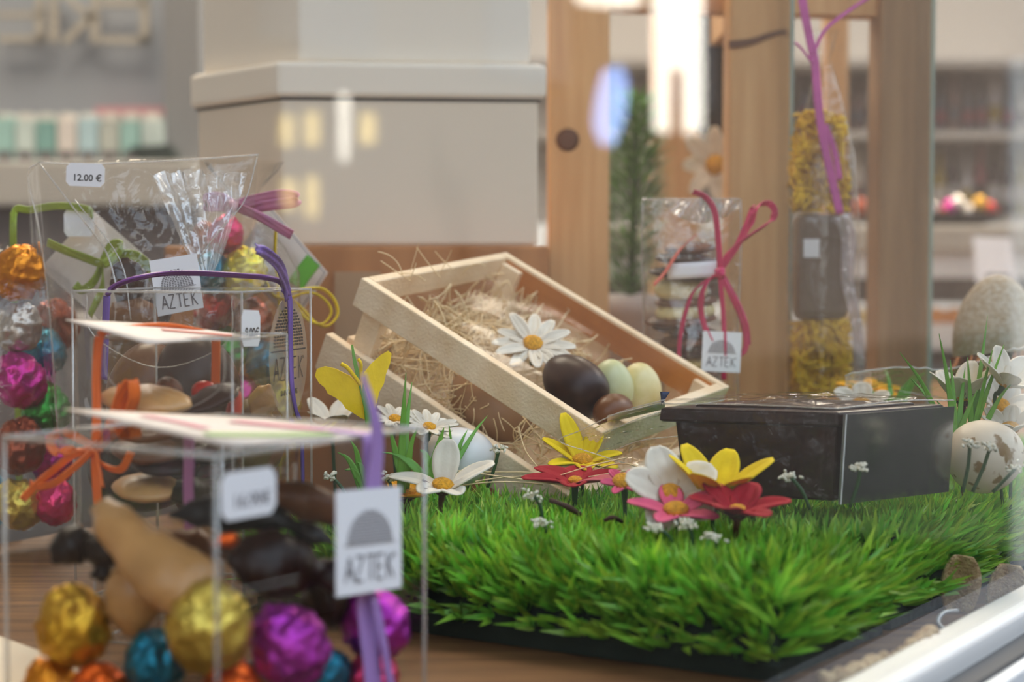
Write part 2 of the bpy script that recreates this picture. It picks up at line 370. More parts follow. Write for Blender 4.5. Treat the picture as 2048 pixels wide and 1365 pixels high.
LET = dict(A=[(0, 0, .35, 1), (.35, 1, .7, 0), (.16, .42, .54, .42), (.13, .34, .57, .34)], Z=[(0, 1, .6, 1), (.6, 1, 0, 0), (0, 0, .6, 0)],
           T=[(0, 1, .7, 1), (.35, 1, .35, 0)], E=[(0, 0, 0, 1), (0, 1, .5, 1), (0, .5, .42, .5), (0, 0, .5, 0)], K=[(0, 0, 0, 1), (.02, .5, .5, 1), (.1, .55, .55, 0), (.62, 1, .6, .85)])
def aztek(mb, Mx, w_, h_, wd):
    x = 0; tot = 5*.62+4*.22; k = w_/tot
    for ch in 'AZTEK':
        strokes(mb, Mx, [((x+a)*k-w_/2, b*h_, (x+c)*k-w_/2, d*h_) for a, b, c, d in LET[ch]], wd); x += .84
    return mb
def logo_tag(parent, Mx, w_, h_, ink, name='printed_logo'):      # local frame: x right, y up, origin centre
    mb = MB(); up = Mx @ Matrix.Translation((0, -.02*h_, .0003))
    dome(mb, up, w_*.72, h_*.32); strokes(mb, up, [(-w_*.4, -.01*h_, w_*.4, -.01*h_)], h_*.012)
    aztek(mb, Mx @ Matrix.Translation((0, -.38*h_, .0003)), w_*.78, h_*.24, h_*.022)
    return mk(name, mb, ink, parent)
def octo(w_, h_):
    return [(-w_/2, -h_*.32), (-w_*.40, -h_/2), (w_*.40, -h_/2), (w_/2, -h_*.32), (w_/2, h_*.32), (w_*.40, h_/2), (-w_*.40, h_/2), (-w_/2, h_*.32)]
def price(parent, Mx, w_, h_, txt, ink=None):
    o = mk('price_label', MB().prism(octo(w_, h_), .0003, Mx), M['label'], parent)
    if txt: mk('printed_price', MB().text(txt, h_*.40, Mx @ Matrix.Translation((w_*.05, -h_*.14, .0003)), .0001), ink or M['ink'], o)
    return o

# ------------------------------------------------------------------ clear folded boxes
def clearbox(rt, B, ua, la, va, lb, z0, z1, rr=.0007, flap=True):
    ua, va = V(ua).normalized(), V(va).normalized(); A = B+ua*la; Cc = B+va*lb; D = A+va*lb
    mb = MB()
    def zz(p, z): return V((p.x, p.y, z))
    for a, b in ((A, B), (B, Cc), (Cc, D), (D, A)):
        mb.grid(lambda s, t, a=a, b=b: zz(a.lerp(b, s), z0+(z1-z0)*t) + (b-a).cross(UP).normalized()*(-.0006*math.sin(math.pi*s)*math.sin(math.pi*t)), 10, 10)
    mb.grid(lambda s, t: zz(B+ua*la*s+va*lb*t, z1+.0008*math.sin(math.pi*s)), 8, 8)
    mb.grid(lambda s, t: zz(B+ua*la*s+va*lb*t, z0), 1, 1)
    mk('clear_panels', mb, M['clear'], rt)
    ed = MB()
    for p in (A, B, Cc, D): ed.tube([zz(p, z0), zz(p, z1)], rr, 6)
    for a, b in ((A, B), (B, Cc), (Cc, D), (D, A)):
        ed.tube([zz(a, z1), zz(b, z1)], rr, 6); ed.tube([zz(a, z0), zz(b, z0)], rr, 6)
    mk('folded_edges', ed, M['edge'], rt)
    if flap:
        fl = MB(); i_ = (va-ua*0)
        pts = [zz(A.lerp(B, .08), z1-.002)+va*.0015, zz(A.lerp(B, .12), z1-(z1-z0)*.14)+va*.0015, zz(A.lerp(B, .5), z1-(z1-z0)*.24)+va*.0015, zz(A.lerp(B, .9), z1-(z1-z0)*.16)+va*.0015, zz(A.lerp(B, .94), z1-.002)+va*.0015]
        fl.tube(spline(pts, 5), .0003, 5); mk('tuck_flap_edge', fl, M['edge'], rt)
    return A, Cc, D
class BoxSpace:
    def __init__(s, B, ua, la, va, lb): s.B, s.ua, s.la, s.va, s.lb = V(B), V(ua).normalized(), la, V(va).normalized(), lb
    def fit(s, p, r):
        d = p-s.B; u = d.dot(s.ua); v = d.dot(s.va); u = min(max(u, r+.001), s.la-r-.001); v = min(max(v, r+.001), s.lb-r-.001)
        q_ = s.B+s.ua*u+s.va*v; return V((q_.x, q_.y, max(p.z, TZ+r*.98)))

# ------------------------------------------------------------------ eggs and chocolates
def eggprof(n, L, r, blunt=.12):
    out = []
    for i in range(n+1):
        a = math.pi*i/n; z = -math.cos(a)*L/2; rr = max(1e-5, math.sin(a))*r*(1-blunt*(z/(L/2)))
        out.append((rr, z))
    return out
def egg(name, c, r, L, axis, m_, label=None, cat='egg', group=None, crumple=0, seed=0, parent=None, n=28, blunt=.12):
    Q = V(axis).normalized().to_track_quat('Z', 'Y').to_matrix().to_4x4(); Mx = Matrix.Translation(c) @ Q
    sd = V((seed*3.1, seed*1.7, seed*.9))
    def fn(p):
        if not crumple: return p
        d = p.normalized() if p.length else V((0, 0, 1))
        a = abs(noise.noise(d*2.2+sd)) + .55*abs(noise.noise(d*5+sd*2)) + .3*abs(noise.noise(d*11+sd))
        return p*(1-crumple*(a-.4))
    mb = MB().lathe(eggprof(20, L, r, blunt), Mx, n, fn)
    return mk(name, mb, m_, parent, label, cat if label else None, group if label else None, origin=None if parent else c)
def foil_egg(px, py, Y, rpx, col, label, group, space=None, ax=None, el=1.15, n=36):
    k = Y/F; r = rpx*k; c = P(px, py, Y)
    if space: c = space.fit(c, r)
    else: c.z = max(c.z, TZ+r*.95)
    s_ = int(px*7+py*3) % 97
    ax = ax or V((R.uniform(-.5, .5), R.uniform(-.5, .5), 1))
    mb = MB(); Q = V(ax).normalized().to_track_quat('Z', 'Y').to_matrix().to_4x4(); Mx = Matrix.Translation(c) @ Q; sd = V((s_, s_*.7, s_*.3))
    def fn(p):
        d = p.normalized()
        a = abs(noise.noise(d*2.0+sd)) + .6*abs(noise.noise(d*4.5+sd)) + .35*abs(noise.noise(d*10+sd)) + .2*abs(noise.noise(d*22+sd))
        return p*(1.05-.26*(a-.30))
    mb.lathe(eggprof(30, r*2*el, r, .1), Mx, 48, fn)
    return mk('foil_egg', mb, FOIL[col], None, label, 'chocolate egg', group, origin=c)
def blob(mb, pts, radii, flat=(1, 1), nrm=(0, 0, 1), n=16, bumpy=0, seed=0):   # tapered solid along a path; flat = (side, normal) scale
    pts = spline(pts, 6); m = len(pts); rs = []
    for i in range(m):
        t = i/(m-1)*(len(radii)-1); k = min(int(t), len(radii)-2); f_ = t-k; f_ = f_*f_*(3-2*f_); rs.append(radii[k]*(1-f_)+radii[k+1]*f_)
    vs = []; fs = []
    for i, p in enumerate(pts):
        t = (pts[min(i+1, m-1)]-pts[max(i-1, 0)]).normalized(); sd = t.cross(V(nrm)).normalized(); nn = sd.cross(t)
        for k in range(n):
            a = 2*math.pi*k/n; q_ = sd*math.cos(a)*rs[i]*flat[0]+nn*math.sin(a)*rs[i]*flat[1]
            if bumpy: q_ *= 1+bumpy*noise.noise((p+q_)*160+V((seed, 0, 0)))
            vs.append(p+q_)
    for i in range(m-1):
        for k in range(n): fs.append((i*n+k, i*n+(k+1) % n, (i+1)*n+(k+1) % n, (i+1)*n+k))
    fs.append(tuple(range(n-1, -1, -1))); fs.append(tuple((m-1)*n+k for k in range(n)))
    return mb.add(vs, fs, True)
def fish(p0, p1, r, m_, label, bend=.15, name='chocolate_fish', cat='chocolate', group=None, prof=None, nrm=(0, -.8, .6), flat=(1, .6)):
    p0, p1 = V(p0), V(p1); d = p1-p0; s_ = d.cross(V(nrm)).normalized()*d.length*bend
    pts = [p0, p0.lerp(p1, .25)+s_*.7, p0.lerp(p1, .55)+s_, p0.lerp(p1, .8)+s_*.5, p1]
    return mk(name, blob(MB(), pts, prof or [r*.15, r*.75, r, r*.85, r*.35, r*.55, r*.1], flat, nrm, 18, .12, p0.x*900), m_, None, label, cat, group)
# ------------------------------------------------------------------ front clear box of foil eggs and chocolate fish
Bf = V((-.110, .63, 0)); UF = V((-.823, .568, 0)).normalized(); VF = V((.577, .817, 0)).normalized(); LF, WF_ = .120, .125
ZF = CZ-.0738
fb = root('gift_box', (Bf.x-.01, Bf.y+.08, TZ), 'large clear box in front, holding foil eggs and chocolate fish, tied with lavender ribbon', 'box')
clearbox(fb, Bf, UF, LF, VF, WF_, TZ+.0006, ZF, .0011, flap=False)
sF = BoxSpace(Bf, UF, LF, VF, WF_)
def inF(px, py, Y, r=.012): return sF.fit(P(px, py, Y), r)
nrmF = V((VF.y, -VF.x, 0))      # outward normal of the right face
def onF(v, z, off=.001): return Bf+VF*v+nrmF*off+UP*z
price(fb, facing(onF(.0165, CZ-.0895, .001), VF, nrmF), .0295, .0180, '16.90€', M['ink_soft'])
# foil eggs (front)
gE = 'foil eggs in the front clear box'
for a in ((150, 1250, .70, 73, 'gold', 'gold foil egg at the left end of the front clear box'),
          (418, 1252, .668, 84, 'pale', 'largest pale gold foil egg, at the near corner of the front clear box'),
          (312, 1325, .69, 60, 'teal', 'teal foil egg between the two gold eggs in the front box'),
          (585, 1292, .685, 76, 'violet', 'large magenta foil egg under the brown chocolate fish in the front box'),
          (765, 1240, .735, 66, 'violet', 'magenta foil egg behind the lavender ribbon in the front box'),
          (205, 1390, .69, 58, 'blood', 'orange foil egg low at the left of the front box'),
          (465, 1410, .68, 66, 'blood', 'orange foil egg low at the near corner of the front box'),
          (90, 1400, .705, 55, 'orange', 'amber foil egg at the bottom left of the front box'),
          (760, 1360, .72, 52, 'pink', 'pink foil egg at the bottom right of the front box'),
          (650, 1400, .72, 55, 'teal', 'blue foil egg low between the magenta eggs of the front box'),
          (255, 1215, .715, 62, 'tancandy', 'tan')):
    if a[4] == 'tancandy': continue
    foil_egg(*a, gE, sF)
def F3(l, Y): return [inF(x, y, Yy if Yy else Y) for x, y, Yy in l]
mk('chocolate_egg', blob(MB(), F3([(265, 1270, .70), (275, 1180, .70), (310, 1120, .70)], .70), [.004, .0115, .013, .011, .004], (1, .9), (0, -1, 0)), M['tan'], None, 'tan caramel egg between the gold foil egg and the large tan fish', 'chocolate egg')
fish(inF(205, 1010, .70), inF(448, 1215, .672), .0135, M['tan'], 'large tan caramel fish slanting across the front clear box', .06, prof=[.005, .009, .0095, .013, .0145, .014, .010, .004], flat=(1, .75))
fish(inF(70, 1120, .71), inF(225, 1080, .71), .009, M['black'], 'dark chocolate fish sticking out left above the gold foil egg', -.18, flat=(1, .8))
fish(inF(235, 1070, .705), inF(205, 1165, .70), .010, M['black'], 'short black chocolate piece hanging beside the tan fish', .1, flat=(1, .8))
fish(inF(340, 1030, .72), inF(690, 1090, .70), .0085, M['black'], 'long black chocolate fish with beaded back across the front box', -.10, flat=(1, .8))
fish(inF(455, 1120, .69), inF(720, 1165, .71), .0155, M['choc'], 'thick brown chocolate fish above the magenta egg in the front box', -.04, flat=(1, .75))
fish(inF(520, 985, .715), inF(800, 1075, .735), .0085, M['milk'], 'slim milk chocolate fish topmost at the right of the front box', -.08, flat=(1, .8))
fish(inF(600, 1205, .73), inF(790, 1190, .735), .016, M['choc'], 'dark chocolate fish behind the magenta eggs of the front box', -.1, flat=(1, .8))
fish(inF(330, 1075, .74), inF(480, 1100, .74), .010, M['milk'], 'small milk chocolate fish half hidden behind the large tan fish', .1)
mk('orange_peel_piece', blob(MB(), [inF(425, 1092, .70), inF(455, 1080, .70), inF(478, 1088, .70)], [.001, .003, .0035, .001], (1, .5), (0, -1, 0), 10), FOIL['blood'], None, 'tiny orange sweet between the black and brown fish', 'sweet')
# lavender ribbon around the front box, and its tag
M['lav'] = mat('lavender_ribbon', (178, 140, 206), .35, var=.15, scale=40, stretch=(1, 1, .1), bump=.3, bscale=80)
M['lavpink'] = mat('pink_lavender_ribbon', (196, 130, 190), .4, var=.12, scale=40)
rb = root('ribbon', onF(.083, TZ+.001, .004), 'lavender ribbon tied round the front clear box, with a pointed end standing up', 'ribbon')
def sdF(u): return VF
mk('front_band', MB().ribbon([onF(.086, ZF+.001, .003), onF(.086, ZF-.03, .003), onF(.084, ZF-.06, .003), onF(.084, TZ+.045, .002), onF(.086, TZ+.022, .0025), onF(.088, TZ+.001, .002)], .0105, sdF, .0003, .0006), M['lav'], rb)
mk('trailing_band', MB().ribbon([onF(.085, TZ+.05, .005), onF(.090, TZ+.03, .006), onF(.099, TZ+.004, .006), onF(.104, TZ+.001, .016)], .0042, sdF, .0003, .0004), M['lav'], rb)
mk('standing_end', MB().ribbon([onF(.084, ZF-.022, .006), onF(.084, ZF-.004, .008), onF(.080, ZF+.012, .009), onF(.0765, ZF+.0265, .007)], lambda u: .0105*(1-u*.8), sdF, .0003, .0005), M['lav'], rb)
bk = Bf+UF*(LF+.001)+VF*.06
mk('rear_band', MB().ribbon([V((-.147, .772, ZF-.001)), V((-.147, .772, ZF-.03)), V((-.147, .772, ZF-.05))], .0062, UF, .0003, .0003), M['lavpink'], rb)
top = [onF(.086, ZF+.001, .003)]+[onF(.086, ZF, 0)+UF*k+UP*.0012 for k in (.01, .05, .10)]
mk('top_band', MB().ribbon(top, .0075, VF, .0003, .0003), M['lav'], rb)
tg = root('gift_tag', onF(.083, CZ-.136, .010), 'square white tag with a domed logo, in front of the lavender ribbon', 'tag')
tM = facing(onF(.0780, CZ-.1150, .0085), VF-UP*.06, nrmF+UP*.05) @ Matrix.Rotation(.0, 4, 'Z')
mk('tag_card', MB().prism([(-.0203, -.021), (.0203, -.021), (.0203, .021), (-.0203, .021)], .0006, tM), M['label'], tg)
logo_tag(tg, tM @ Matrix.Translation((0, 0, .0004)), .040, .042, M['ink_soft'])
# card lying on the front box
def card(name, label, Lp, Np, Rp, Fp, stripe_cols, logo=False):
    rt = root(name, Np, label, 'card')
    f = lambda s, t: (Lp.lerp(Np, s)).lerp(Fp.lerp(Rp, s), t)
    mk('card_sheet', MB().slab(f, 6, 6, .0007), M['paper'], rt)
    n_ = (Np-Lp).cross(Fp-Lp).normalized(); n_ = n_ if n_.z > 0 else -n_
    for k, (pts, wd, m_) in enumerate(stripe_cols):
        ps = [f(*p)+n_*.0009 for p in pts]; side = n_.cross(ps[1]-ps[0])
        mk('printed_stroke', MB().ribbon(ps, wd, side, .00008), m_, rt)
    return rt
M['print_pink'] = mat('pink_print', (228, 130, 146), .6); M['print_green'] = mat('green_print', (150, 186, 100), .6); M['print_coral'] = mat('coral_print', (210, 84, 60), .6); M['print_mid'] = mat('bright_green_print', (96, 180, 48), .6)
card('greeting_card', 'white square card with pink and green print lying on top of the front box', P(128, 819, .722), P(466, 902, .652)+UP*.0015, P(818, 869, .722)+UP*.001, P(604, 851, .785)+UP*.002,
     [([(.35, .50), (.6, .62), (.95, .75)], .011, M['print_pink']), ([(.75, .08), (.85, .35), (.92, .6)], .010, M['print_green']), ([(.2, .2), (.4, .22), (.6, .2)], .006, M['print_pink'])])

# ------------------------------------------------------------------ small clear box with orange ribbon
Bs = V((-.134, .815, 0)); US = V((-.966, .259, 0)).normalized(); VS = V((.259, .966, 0)).normalized(); LS, WS = .074, .068
ZS = CZ-.0395
sb = root('gift_box', (Bs.x-.03, Bs.y+.05, TZ), 'small clear box of biscuits and fruit chocolate tied with orange ribbon', 'box')
clearbox(sb, Bs, US, LS, VS, WS, TZ+.0006, ZS, .0006)
sS = BoxSpace(Bs, US, LS, VS, WS); ns_ = V((US.y, -US.x, 0)); ns_ = ns_ if ns_.y < 0 else -ns_
def inS(px, py, Y, r=.010): return sS.fit(P(px, py, Y), r)
def fluted(mb, c, L, Wd, H, ax, up, nf=9):
    ax = V(ax).normalized(); Mx = facing(c, ax, up)
    def f(u, v):
        a = u*2*math.pi; ph = (v-.5)*math.pi; k = 1+.05*abs(math.sin(a*nf/2)); x = math.cos(a)*math.cos(ph)*L/2*k; y = math.sin(a)*math.cos(ph)*Wd/2*k; z = math.sin(ph)*H/2*(1+.12*math.cos(a*nf)*math.cos(ph))
        return Mx @ V((x, y, z))
    return mb.grid(f, 40, 12)
mk('biscuit', fluted(MB(), inS(285, 802, .835), .046, .030, .013, US, (0.05, -.25, 1)), M['tan'], None, 'long caramel coloured biscuit under the orange bow in the small box', 'biscuit')
fish(inS(350, 832, .835, .003), inS(468, 772, .855, .003), .009, M['choc'], 'dark chocolate bark slab slanting up in the small clear box', .02, 'chocolate_bark', 'chocolate', prof=[.003, .007, .010, .0125, .0115, .006], flat=(1, .28), nrm=(-.5, -.6, .7))
mk('chocolate_bark', blob(MB(), [inS(200, 850, .84), inS(290, 862, .84), inS(380, 850, .84)], [.004, .012, .013, .012, .004], (1, .35), (0, -.3, 1)), M['milk'], None, 'flat milk chocolate bark beneath the caramel biscuit', 'chocolate')
egg('candied_fruit', inS(408, 783, .862), .0055, .013, (1, 0, .3), M['red_fruit'], 'small red candied fruit piece above the dark bark slab', 'sweet')
egg('candied_fruit', inS(468, 822, .865), .004, .022, (.2, 0, 1), M['red_fruit'], 'narrow pink red candied fruit at the right edge of the small box', 'sweet')
egg('walnut_piece', inS(338, 785, .86), .008, .014, (1, 0, .1), M['cookie_dark'], 'brown nut cluster behind the caramel biscuit', 'nut')
for i, (a, b, m_, l_) in enumerate(((240, 900, 'milk', 'flat milk chocolate disc lying second from the top in the small box'), (330, 925, 'choc', 'dark chocolate disc low in the small box'), (420, 900, 'black', 'black chocolate disc at the right of the small box'), (270, 975, 'tan', 'tan biscuit near the floor of the small box'), (400, 985, 'choc', 'dark biscuit on the floor of the small box'))):
    mk('chocolate_disc', fluted(MB(), inS(a, b, .85, .018), .034, .034, .010, US, (.1, -.2, 1), 7), M[m_], None, l_, 'chocolate', 'discs low in the small clear box')
M['oran'] = mat('orange_ribbon', (242, 112, 24), .35, var=.15, scale=60, stretch=(1, 1, .1), bump=.2)
ro = root('ribbon', inS(195, 900, .82)+ns_*.02, 'orange ribbon with a loopy bow tied round the small clear box', 'ribbon')
def onS(px, py, off=.0015):      # point on the small box's near face at that pixel
    a = P(px, py, 1)-V((0, 0, CZ)); o_ = V((0, 0, CZ)); n_ = ns_; p0 = Bs+ns_*off
    return o_ + a*((p0-o_).dot(n_)/a.dot(n_))
kn = onS(190, 898, .004)
mk('upright_band', MB().ribbon([onS(190, 898, .002), onS(194, 830), onS(192, 760), onS(196, 700), onS(200, 674, .002)], .0046, US, .0003, .0003), M['oran'], ro)
mk('top_band', MB().ribbon([onS(200, 673, .002), P(210, 663, .825), P(250, 658, .84), P(330, 653, .86), P(390, 662, .87), P(432, 676, .885)], .0042, (0, -.75, .66), .0003, .0002), M['oran'], ro)
mk('rear_band', MB().ribbon([P(432, 676, .888), P(432, 720, .888), P(430, 800, .888)], .0048, US, .0003), M['oran'], ro)
mk('lower_band', MB().ribbon([onS(190, 898, .002), onS(192, 950), onS(196, 1010)], .0046, US, .0003), M['oran'], ro)
for pts, wd in (([(190, 898, .004), (226, 850, .012), (238, 800, .018), (262, 762, .020), (268, 800, .018), (244, 850, .012), (196, 898, .005)], .0060),
                ([(190, 898, .004), (214, 860, .010), (236, 800, .014), (246, 770, .016), (256, 800, .012), (240, 860, .008), (192, 898, .004)], .0045),
                ([(190, 896, .004), (130, 866, .012), (100, 880, .018), (112, 905, .018), (150, 900, .010), (190, 900, .004)], .0045)):
    mk('bow_loop', MB().ribbon([onS(*p) for p in pts], wd, ns_*.8+US*.6, .0003, .0003), M['oran'], ro)
for pts in ([(188, 898, .005), (140, 915, .012), (90, 955, .018), (45, 1000, .02)], [(188, 900, .005), (150, 935, .012), (110, 965, .016), (75, 975, .018), (60, 965, .018)],
            [(190, 900, .005), (205, 930, .010), (240, 940, .014), (262, 905, .014)], [(192, 900, .005), (200, 940, .012), (206, 975, .014)]):
    mk('bow_tail', MB().ribbon([onS(*p) for p in pts], .0042, UP*.7+ns_*.5, .0003, .0003), M['oran'], ro)
mk('knot', blob(MB(), [kn-US*.004, kn, kn+US*.004], [.0015, .003, .0015], (1, 1), (0, 0, 1), 10), M['oran'], ro)
card('greeting_card', 'white card with coral print held under the orange ribbon of the small box', P(131, 640, .815), P(296, 690, .792)+UP*.0005, P(500, 678, .86)+UP*.001, P(350, 655, .895)+UP*.001,
     [([(.5, .5), (.7, .68), (.95, .85)], .004, M['print_coral'])])

# ------------------------------------------------------------------ tall clear box with purple ribbon
Bm = V((-.1434, .905, 0)); UM = V((-.966, .259, 0)).normalized(); VM = V((.259, .966, 0)).normalized(); LM, WM = .100, .098
ZM = CZ-.0185
mbx = root('gift_box', (Bm.x-.04, Bm.y+.07, TZ), 'tall clear box with domed logo sticker and purple ribbon, behind the small box', 'box')
clearbox(mbx, Bm, UM, LM, VM, WM, TZ+.0006, ZM, .0008)
sM = BoxSpace(Bm, UM, LM, VM, WM); nM = V((VM.y, -VM.x, 0))
def inM(px, py, Y, r=.02): return sM.fit(P(px, py, Y), r)
def onMf(px, py, off=.0012):
    a = P(px, py, 1)-V((0, 0, CZ)); o_ = V((0, 0, CZ)); p0 = Bm+nM*off
    return o_ + a*((p0-o_).dot(nM)/a.dot(nM))
pc = onMf(502, 657); price(mbx, facing(pc, VM-UP*.05, nM), .024, .0195, '9.00€')
st = onMf(577, 715, .0006); stM = facing(st, VM, nM)
oval = [(.0280*math.cos(a)*(1 if True else 1), .034*math.sin(a)) for a in [k*math.pi/20 for k in range(40)]]
stk = mk('logo_sticker', MB().prism(oval, .0001, stM), clear('sticker_film', (.95, .94, .9), 1, .06, .2, haze=.1), mbx)
mb = MB(); dome(mb, stM @ Matrix.Translation((0, .006, .0003)), .044, .023, 13); strokes(mb, stM @ Matrix.Translation((0, .004, .0003)), [(-.025, 0, .025, 0)], .0008)
aztek(mb, stM @ Matrix.Translation((0, -.0125, .0003)), .043, .0125, .0008)
mb.text('SAINT-LOUIS', .0042, stM @ Matrix.Translation((0, -.020, .0003)), .0001)
mk('printed_logo', mb, M['ink'], stk)
M['purp'] = mat('purple_ribbon', (124, 92, 184), .35, var=.35, scale=70, stretch=(1, 1, .1), bump=.3); M['violetr'] = mat('violet_ribbon', (112, 56, 140), .35, var=.2, scale=40)
rp_ = root('ribbon', onMf(590, 700, .004), 'purple ribbon looping over the tall clear box with logo sticker', 'ribbon')
mk('side_band', MB().ribbon([onMf(566, 572, .004), onMf(578, 600, .003), onMf(581, 680), onMf(584, 760), onMf(592, 820), onMf(602, 860), onMf(606, 980)], lambda u: .0062*(1-.55*u), VM, .0003, .0005), M['purp'], rp_)
mk('curled_end', MB().ribbon([onMf(577, 596, .004), onMf(572, 566, .006), onMf(556, 530, .010), onMf(530, 505, .013), onMf(512, 497, .013)], lambda u: .0072*(1-.2*u), VM, .0003, .0006), M['purp'], rp_)
mk('top_strand', MB().ribbon([onMf(574, 590, .004), onMf(560, 565, .003), onMf(530, 556, .0), onMf(490, 552, -.010), P(400, 546, .945), P(330, 547, .95), P(270, 558, .95), P(228, 575, .955), P(214, 592, .955)], .0030, (.1, -.7, .7), .0006, .0005), M['violetr'], rp_)
mk('rear_strand', MB().ribbon([P(214, 592, .955), P(212, 630, .955), P(210, 700, .955), P(208, 760, .955)], .0042, US, .0003), M['purp'], rp_)
egg('chocolate_egg', inM(388, 775, .96, .028), .0262, .062, (0, 0, 1), M['choc'], 'large glossy dark chocolate egg standing in the tall clear box', 'chocolate egg')
egg('chocolate_egg', inM(205, 780, .97, .024), .0235, .056, (.1, 0, 1), M['milk'], 'milk chocolate egg at the left inside the tall clear box', 'chocolate egg')
egg('chocolate_egg', inM(300, 930, .95, .028), .026, .07, (1, .2, .1), M['choc'], 'dark chocolate egg lying below the others in the tall clear box', 'chocolate egg')
for i, (a, b, Y_, l_, L_) in enumerate(((520, 880, .97, 'milk', 'milk chocolate egg low at the right corner of the tall clear box'), (420, 960, .96, 'choc', 'dark egg on the floor of the tall clear box'))):
    egg('chocolate_egg', inM(a, b, Y_, .022), .020, .05, (.3, 0, 1), M[l_], L_, 'chocolate egg')
fish(inM(540, 770, .955, .004), inM(575, 860, .96, .004), .009, M['tan'], 'curved caramel piece beside the sticker in the tall clear box', .2)

# ------------------------------------------------------------------ cellophane bag with the 12.00 label
bg_ = root('cellophane_bag', P(290, 1000, 1.09)*1, 'crinkled cellophane bag with folded top edge and a 12.00 price label', 'bag')
def bag_sheet(front):
    def f(u, v):
        tl, tr = (78, 325), (517, 310); bl, br_ = (115, 905), (470, 905)
        wv = v
        x = (bl[0]*(1-v)+tl[0]*v)*(1-u)+(br_[0]*(1-v)+tr[0]*v)*u; y = (bl[1]*(1-v)+tl[1]*v)*(1-u)+(br_[1]*(1-v)+tr[1]*v)*u
        d = .036*math.sin(math.pi*min(1, max(0, u)))**.6*(1-v)**.55
        Y = 1.075 - (d if front else -d)
        p = P(x, y, Y)
        k = .0035*math.sin(math.pi*u)*(1-v*v*.9)
        n_ = noise.noise(V((u*7, v*6, 3.1 if front else 9.7)))+.6*abs(noise.noise(V((u*13+v*6, v*12, 5))))*2
        return p + V((0, k*n_*2.2, 0))
    return f
mk('front_film', MB().grid(bag_sheet(True), 60, 60), M['cello_fine'], bg_)
mk('back_film', MB().grid(bag_sheet(False), 50, 50), M['cello'], bg_)
def gus(u, v):
    a = P(78+37*(1-v), 325+580*(1-v), 1.075); b = P(54+60*(1-v)**1.5, 355+550*(1-v), 1.10)
    return a.lerp(b, u) + V((0, .002*noise.noise(V((u*6, v*9, 1))), 0))
mk('side_gusset', MB().grid(gus, 12, 50), M['cello'], bg_)
ed = MB()
ed.tube(spline([P(78, 325, 1.072), P(170, 328, 1.072), P(350, 321, 1.072), P(517, 310, 1.072)], 6), .0007, 6)
ed.tube(spline([P(78, 325, 1.072), P(56, 352, 1.10), P(80, 470, 1.10), P(100, 640, 1.10), P(118, 900, 1.10)], 6), .0005, 6)
ed.tube(spline([P(80, 328, 1.070), P(150, 420, 1.06), P(210, 500, 1.045), P(235, 580, 1.035)], 6), .0006, 6)
ed.tube(spline([P(150, 400, 1.055), P(240, 520, 1.040), P(262, 640, 1.03)], 6), .0004, 6)
ed.tube(spline([P(515, 312, 1.072), P(490, 400, 1.06), P(440, 460, 1.045), P(395, 520, 1.035)], 6), .0004, 6)
mk('folded_edges', ed, M['edge'], bg_)
lM = facing(P(171, 350, 1.066), V((1, 0, -.04)), (0, -1, .05)); price(bg_, lM, .0240, .0145, '12.00 €')
aM = facing(P(355, 572, 1.028), V((1, 0, .16)), (0, -1, .05))
tg2 = root('gift_tag', P(355, 636, 1.028), 'square white logo tag on the front of the cellophane bag', 'tag')
mk('tag_card', MB().prism([(-.0145, -.0165), (.0135, -.0155), (.0145, .0175), (-.0145, .0175)], .0006, aM), M['label'], tg2)
logo_tag(tg2, aM @ Matrix.Translation((0, 0, .0004)), .028, .034, M['ink_soft'])
def gf(u, v):       # film bunched into a funnel in the middle of the bag
    x = 412+(u-.5)*(28+v**.8*165)-v*14; y = 545-200*v; k = math.sin(u*34+v*4)*.5+noise.noise(V((u*9, v*7, 4)))*1.3
    return P(x, y, 1.036+.012*v)+V((0, .0034*k*(.3+v), .0016*k))
M['cello_fold'] = clear('bunched_cellophane', (.97, .97, .97), 2.0, .10, .10, bump=.6, bscale=50, haze=.28)
mk('bunched_film', MB().grid(gf, 90, 30), M['cello_fold'], bg_)
# chocolate rabbit in the bag
def rabbit():
    rt = root('chocolate_rabbit', P(290, 905, 1.085), 'milk chocolate rabbit with one raised dark ear inside the cellophane bag', 'chocolate figure')
    mb = MB()
    blob(mb, [P(290, 905, 1.085), P(288, 800, 1.085), P(285, 700, 1.08), P(275, 650, 1.075)], [.012, .026, .028, .022, .012], (1, .85), (0, -1, 0), 20)
    blob(mb, [P(275, 690, 1.075), P(262, 640, 1.07), P(252, 600, 1.068)], [.010, .018, .017, .009], (1, .9), (0, -1, 0), 20)
    mk('body', mb, M['milk'], rt)
    mk('ear', blob(MB(), [P(252, 612, 1.068), P(256, 570, 1.068), P(252, 535, 1.068), P(250, 515, 1.068)], [.006, .0115, .0095, .002], (1, .4), (0, -1, 0), 16), M['choc'], rt)
    mk('ear', blob(MB(), [P(290, 660, 1.07), P(315, 620, 1.075), P(325, 585, 1.078)], [.006, .010, .009, .002], (1, .4), (0, -1, 0), 16), M['choc'], rt)
    mk('paw', blob(MB(), [P(250, 760, 1.062), P(235, 790, 1.058), P(240, 820, 1.056)], [.006, .008, .007, .003], (1, 1), (0, -1, 0), 12), M['milk'], rt)
rabbit()
